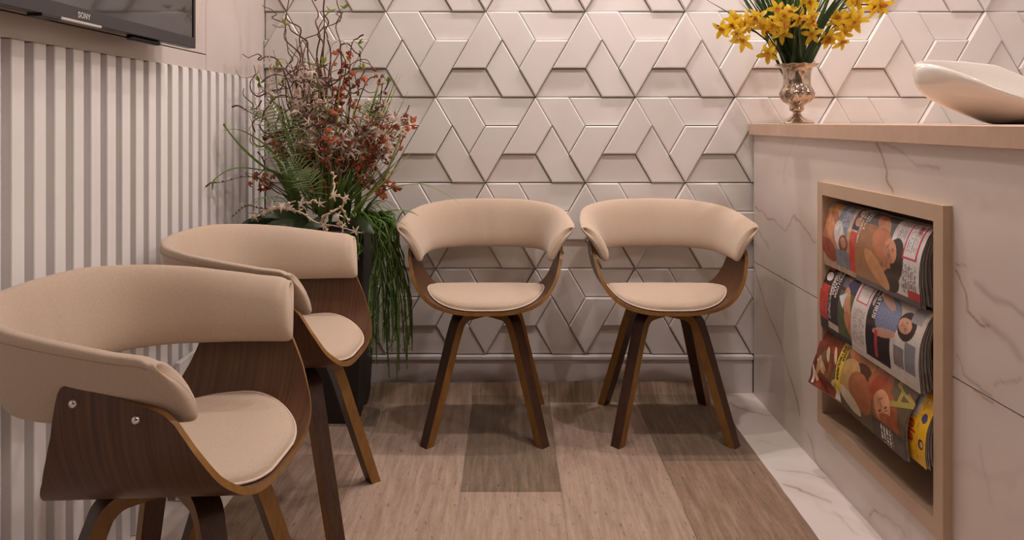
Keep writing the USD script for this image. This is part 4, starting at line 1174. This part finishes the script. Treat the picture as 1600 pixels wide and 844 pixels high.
FERNS = [[(470, 330, 2.8), (440, 240, 2.7), (415, 190, 2.64), (392, 168, 2.6)], [(480, 330, 2.8), (455, 230, 2.7), (440, 190, 2.66), (425, 165, 2.64)], [(480, 330, 2.8), (470, 250, 2.68), (468, 210, 2.66), (462, 180, 2.66)], [(480, 330, 2.8), (450, 270, 2.66), (425, 240, 2.62), (400, 228, 2.6)],
         [(470, 335, 2.78), (440, 310, 2.66), (415, 308, 2.6), (395, 318, 2.58)], [(490, 335, 2.78), (480, 290, 2.66), (470, 262, 2.64), (455, 245, 2.64)], [(490, 335, 2.78), (490, 300, 2.66), (482, 280, 2.64), (476, 265, 2.64)], [(560, 300, 2.8), (575, 200, 2.74), (582, 175, 2.74), (590, 160, 2.75)]]
for i, q in enumerate(FERNS):
    fern(q, i, [lin(150, 172, 118), lin(136, 162, 104), lin(122, 148, 92)][i % 3])
# fine grass tufts
for i in range(120):
    r = random.Random(700 + i)
    x1, y1 = r.uniform(425, 645), r.uniform(110, 300)
    d1 = r.uniform(2.66, 2.84)
    p = pxline([(510 + (x1 - 510) * 0.2, 335, 2.84), (510 + (x1 - 510) * 0.7, 335 + (y1 - 335) * 0.6, (2.84 + d1) / 2), (x1, y1, d1)], 14)
    leaf(arr, 'grass_blade', p, r.uniform(0.004, 0.009), [lin(156, 174, 92), lin(176, 186, 116), lin(126, 150, 78)][i % 3])
# small leaf sprigs
for i, (x, y) in enumerate([(405, 128), (432, 105), (488, 102), (505, 100), (490, 125), (440, 130), (560, 70), (568, 110), (606, 130), (540, 115), (500, 140), (424, 160), (538, 14), (492, 2), (516, 20), (446, 40)]):
    r = random.Random(40 + i); base = at(x, y, 2.72)
    ms = []
    for k in range(5):
        dr = np.array([r.uniform(-1, 1), r.uniform(-.6, .3), r.uniform(-.3, 1)]); dr /= np.linalg.norm(dr)
        q = base + np.linspace(0, 1, 7)[:, None] * dr * 0.028
        ms.append(ribbon(q, 0.011 * np.sin(np.pi * np.linspace(0.06, 0.97, 7)), 0.15))
    v, f = cat(ms)
    part(arr, 'leaf_sprig', (v, f), M['leaf'], smooth=True, colors=solid([lin(122, 146, 62), lin(150, 160, 70)][i % 2], len(v)))
# thin budded twigs reaching out to the sides
for i, pts in enumerate([[(470, 320, 2.8), (400, 278, 2.62), (345, 285, 2.52), (310, 288, 2.48), (277, 293, 2.45)], [(545, 200, 2.8), (548, 80, 2.75), (560, 60, 2.75), (568, 55, 2.75)], [(590, 200, 2.8), (615, 190, 2.78), (632, 180, 2.78), (640, 165, 2.78)], [(470, 330, 2.78), (410, 326, 2.58), (385, 322, 2.55), (362, 340, 2.52)], [(590, 150, 2.8), (602, 140, 2.78), (606, 132, 2.78), (608, 128, 2.78)], [(560, 150, 2.8), (560, 130, 2.78), (568, 115, 2.78), (570, 108, 2.78)], [(420, 190, 2.7), (384, 172, 2.62), (372, 166, 2.6), (362, 168, 2.6)]]):
    p = pxline(pts, 30); ms = [tube(p, np.linspace(0.0018, 0.0009, 30), 5)]
    for k in range(10, 30, 2):
        m = trimesh.creation.icosphere(1, 0.0032); m.apply_translation(p[k] + [0, 0, 0.002 * (-1) ** k]); ms.append(m)
    part(arr, 'budded_twig', cat(ms), M['twig'], smooth=True)
# bleached dried branch along the rim
BR = [[(392, 352, 2.60), (400, 338, 2.58), (424, 328, 2.58), (448, 328, 2.58), (470, 334, 2.58), (490, 346, 2.58), (512, 352, 2.6), (535, 355, 2.6), (560, 364, 2.6)], [(500, 350, 2.58), (512, 334, 2.56), (528, 324, 2.58), (536, 318, 2.58), (534, 308, 2.58), (522, 304, 2.58)], [(534, 326, 2.58), (540, 338, 2.58), (546, 350, 2.58)], [(424, 328, 2.58), (440, 322, 2.58), (462, 314, 2.58)], [(505, 352, 2.58), (516, 368, 2.58), (522, 376, 2.58)], [(528, 342, 2.58), (532, 360, 2.58), (530, 378, 2.58)], [(520, 306, 2.6), (522, 280, 2.64), (518, 268, 2.66)], [(480, 318, 2.6), (486, 316, 2.6), (502, 316, 2.6)], [(400, 338, 2.58), (398, 330, 2.58)], [(468, 334, 2.58), (470, 318, 2.58)], [(536, 320, 2.58), (540, 306, 2.58)]]
ms = []
for i, b_ in enumerate(BR):
    p = pxline(b_, 40 if len(b_) > 3 else 14, 0.02, i + 5)
    ms.append(tube(p, np.linspace(0.0045 if i < 2 else 0.0035, 0.0020, len(p)), 6))
    for k in range(4, len(p), 6):
        m = trimesh.creation.icosphere(1, 0.0055); m.apply_translation(p[k] + np.array([0, -0.002, 0.003])); ms.append(m)
r = random.Random(77)
HEADS = []
for (x, y) in [(398, 338), (424, 326), (452, 324), (470, 318), (500, 318), (522, 306), (540, 308), (528, 336), (505, 352), (536, 352), (556, 362), (530, 374), (440, 322), (412, 334)]:
    v, f, c = flower(at(x, y, 2.565), (r.uniform(-.5, .5), -1, r.uniform(-.2, .8)), r.uniform(0, 6), r.uniform(0.018, 0.030), 5, 0.24, 1.3, PALE, PINKISH, r, twist=1.0)
    part(arr, 'dried_blossom', (v, f), M['petal'], smooth=True, colors=c)
part(arr, 'dried_branch', cat(ms), M['driftwood'], smooth=True, label='bleached knotty branch along the planter rim')
# trailing green strings
for i in range(58):
    r = random.Random(900 + i)
    u = r.random()
    xs = 568 + 50 * r.random(); xe = 578 + 66 * u; y_end = 470 + r.random() * 80 + (50 if 0.35 < u < 0.95 and r.random() < 0.5 else 0) + (25 if r.random() < 0.1 else 0)
    if r.random() < 0.16:
        xs, xe, y_end = r.uniform(535, 570), r.uniform(545, 575), r.uniform(400, 450)
    d0, d1 = r.uniform(2.70, 2.78), r.uniform(2.72, 2.86)
    p = pxline([(545, 352, 2.78), (xs - 4, 332 + r.uniform(0, 16), d0), (xs + (xe - xs) * 0.5, 385, d0 + 0.01), (xe - 4 * r.random(), (385 + y_end) / 2, d1), (xe, y_end, d1)], 46, 0.022, 900 + i)
    _, a, b = frames(p)
    ms = [tube(p, np.linspace(0.0040, 0.0022, 46) * (1 + 0.35 * np.sin(np.arange(46) * 2.1)), 5)]
    for k in range(4, 45, 2):
        g = r.uniform(0, 6.28); dr = a[k] * math.cos(g) + b[k] * math.sin(g)
        q = p[k] + np.linspace(0, 1, 4)[:, None] * (dr * 0.010 + np.array([0, 0, -0.012]))
        ms.append(ribbon(q, 0.0042 * np.array([0.7, 1, 0.8, 0.1]), 0.1))
    v, f = cat(ms); v[:, 1] = np.minimum(v[:, 1], 3.085)
    part(arr, 'trailing_string', (v, f), M['leaf'], smooth=True, colors=solid(np.array([lin(128, 166, 88), lin(148, 180, 104), lin(106, 146, 74)][i % 3]), len(v)))
# bushy start of the trailing greenery
for i in range(40):
    r = random.Random(1200 + i)
    x1, y1 = r.uniform(560, 640), r.uniform(330, 385)
    p = pxline([(560, 350, 2.76), ((560 + x1) / 2, y1 - 18, 2.72), (x1, y1, r.uniform(2.66, 2.76))], 12)
    leaf(arr, 'sprig_leaf', p, 0.007, [lin(118, 152, 72), lin(94, 128, 58)][i % 2])

# ------------------------------------------------------------------ VASE OF YELLOW ORCHIDS ON THE COUNTER
VD = 2.74
VXW, VZ = (1245 - VX) / F * VD, 1.0925
va = thing('vase', 'fluted mercury glass footed vase standing on the counter', 'vase', (VXW, VD, VZ))
k = VD / F
prof = [(0.001, 0.0), (25, 0), (25.5, 1.5), (24, 3.5), (16, 7), (9, 11), (6, 15), (6, 18), (10, 20), (11.5, 23), (10.5, 26), (12, 29), (20, 34), (25, 41), (26, 47), (23.5, 53), (20.5, 59), (20, 68), (21, 80), (23, 86), (29, 89.5), (32, 92), (31, 93), (27, 90.5), (21, 87), (18, 80), (17, 60)]
prof = np.array([(a * k, b * k) for a, b in prof])
fl = np.interp(np.arange(len(prof)), [0, 5, 8, 11, 13, 15, 18, 20, 22, 24, 26], [0.02, 0.05, 0.0, 0.0, 0.05, 0.05, 0.0, 0.0, 0.07, 0.0, 0.0])
v, f = lathe(prof, 72, 12, fl)
part(va, 'body', (v, f), M['mercury'], smooth=30, local=True)

bq = thing('orchid_bouquet', 'bouquet of yellow orchids with long green blades in the glass vase', 'flowers', (VXW, VD, VZ + 0.15))
top = np.array([VXW, VD, VZ + 86 * k])
for i in range(64):
    r = random.Random(1500 + i)
    a = r.uniform(-1, 1) * 0.62; dy = r.uniform(-.35, .28)
    base = top + np.array([r.uniform(-1, 1) * 0.034, r.uniform(-.03, .03), -0.03])
    Lb = r.uniform(0.30, 0.50)
    tip = base + np.array([math.sin(a) * Lb, dy * Lb, math.cos(a) * Lb]); tip[1] = min(tip[1], 3.06)
    midp = base + (tip - base) * 0.5 + np.array([-math.sin(a) * 0.015, 0, 0.02]); 
    p = spline([base, midp, tip], 16)
    leaf(bq, 'grass_blade', p, r.uniform(0.008, 0.015), [lin(52, 78, 38), lin(70, 98, 48), lin(40, 62, 34)][i % 3])
for pts in ([(1240, 100, 2.74), (1190, 58, 2.72), (1140, 22, 2.7), (1090, -8, 2.7)], [(1262, 98, 2.74), (1290, 40, 2.72), (1322, -6, 2.72), (1335, -30, 2.72)], [(1236, 98, 2.74), (1200, 50, 2.72), (1160, -5, 2.7)]):
    leaf(bq, 'grass_blade', pxline(pts, 20), 0.013, lin(46, 70, 40))
YIN, YOUT = lin(206, 158, 28), lin(228, 194, 50)
OST = [([(1236, 100, 2.74), (1196, 62, 2.7), (1170, 46, 2.68), (1120, 40, 2.66)], [(1128, 46), (1158, 44), (1168, 36), (1180, 30), (1152, 52), (1145, 30)]),
       ([(1238, 100, 2.74), (1210, 70, 2.68), (1190, 40, 2.66), (1180, 24, 2.66)], [(1200, 46), (1206, 76), (1222, 52), (1216, 34), (1186, 28)]),
       ([(1244, 100, 2.72), (1240, 60, 2.66), (1246, 30, 2.64), (1258, 8, 2.64)], [(1230, 26), (1248, 30), (1262, 10), (1270, 40), (1214, 14), (1224, 18), (1262, 34)]),
       ([(1256, 100, 2.74), (1280, 66, 2.7), (1305, 40, 2.68), (1330, 24, 2.66)], [(1296, 60), (1312, 36), (1318, 52), (1330, 26), (1340, 30), (1308, 26)]),
       ([(1258, 100, 2.74), (1290, 30, 2.72), (1340, 8, 2.7), (1380, 12, 2.7)], [(1375, 10), (1366, 4), (1340, 2), (1348, -4)])]
for i, (pts, fl_) in enumerate(OST):
    r = random.Random(1700 + i)
    st = stem(bq, 'orchid_stem', pxline(pts, 26), 0.0026, lin(60, 66, 34))
    for (x, y) in fl_:
        for again in (0, 1):
            pos = at(x + again * r.uniform(-16, 16), y + again * r.uniform(-14, 14), r.uniform(2.62, 2.70))
            v, f, c = flower(pos, (r.uniform(-.7, .7), -1, r.uniform(-.7, .3)), r.uniform(0, 6), r.uniform(0.036, 0.048), 5, 0.40, 1.0, YIN, YOUT, r, lip=lin(176, 104, 30))
            part(st, 'orchid_blossom', (v, f), M['petal'], smooth=True, colors=c)

# ------------------------------------------------------------------ WHITE CERAMIC BOWL
def ceramic_bowl():
    """Long free-form boat: axis along x, centre beyond the frame. Sections run outer front -> keel -> outer back -> inner."""
    n, k = 90, 96
    L = 0.41
    rows = []
    for i in range(n):
        u = -math.cos(math.pi * i / (n - 1))              # -1 tip (left) .. 1
        e = max(1 - abs(u) ** 7, 0.0) ** 0.5              # closing of the ends
        x = u * L
        w = 0.165 * (0.46 + 0.54 * max(0, 1 - abs(u) ** 2.2) ** 0.7) * max(e, 0.02)
        keel = 0.070 * max(0, (abs(u) - 0.50) / 0.50)
        hf = np.interp(abs(u), [0, .3, .51, .70, .86, 1], [.060, .060, .070, .104, .142, .176])
        hb = np.interp(abs(u), [0, .25, .5, .75, 1], [.140, .184, .195, .192, .182])
        rim = 0.034 * (0.4 + 0.6 * e)
        mid = (keel + (hf + hb) / 2) / 2
        rim = 0.021 * (0.4 + 0.6 * e)
        pts = []
        for s in np.linspace(0, 1, k // 2):               # outer skin from front rim to back rim
            a = math.pi * s
            yy = -math.cos(a); dep = math.sin(a) ** 0.75
            hh = hf + (hb - hf) * s
            pts.append((yy * w, hh - (hh - keel) * dep))
        for s in np.linspace(0, 1, k // 2):               # inner skin back again
            a = math.pi * (1 - s)
            yy = -math.cos(a); dep = math.sin(a) ** 0.85
            hh = hf + (hb - hf) * (1 - s)
            floor_ = keel + 0.028 + 0.35 * max(0, abs(u) - 0.55) * (hh - keel)
            fill = min(1.0, max(0.0, (1 - abs(u)) / 0.42)) ** 1.3
            pts.append((yy * max(w - rim, w * 0.25), hh + 0.010 * dep * (1 - fill) - (hh - min(floor_, hh - 0.002)) * dep * fill))
        pts = np.array(pts)
        cz = (keel + (hf + hb) / 2) / 2 + 0.01
        pts[:, 1] = cz + (pts[:, 1] - cz) * max(e, 0.02) ** 0.7
        for _ in range(5):                                 # rounds the rims
            pts = 0.5 * pts + 0.25 * (np.roll(pts, 1, 0) + np.roll(pts, -1, 0))
        rows.append(np.column_stack([np.full(k, x), pts]))
    V = np.array(rows)
    V[0], V[-1] = V[0].mean(0), V[-1].mean(0)
    v = V.reshape(-1, 3)
    i, j = np.meshgrid(np.arange(n - 1), np.arange(k), indexing='ij')
    q = np.stack([i * k + j, i * k + (j + 1) % k, (i + 1) * k + (j + 1) % k, (i + 1) * k + j], -1).reshape(-1, 4)
    m = trimesh.Trimesh(v, tri(q), process=False)
    m.merge_vertices()
    v = np.array(m.vertices); v[:, 2] -= v[:, 2].min()
    return v, np.array(m.faces)


part(None, 'ceramic_bowl', (ceramic_bowl()[0] + np.array([1.478, 2.03, 1.0928]), ceramic_bowl()[1]), M['ceramic'], smooth=60)
tag(stage.GetPrimAtPath('/World/ceramic_bowl'), 'glossy white free-form ceramic bowl on the counter', 'bowl')
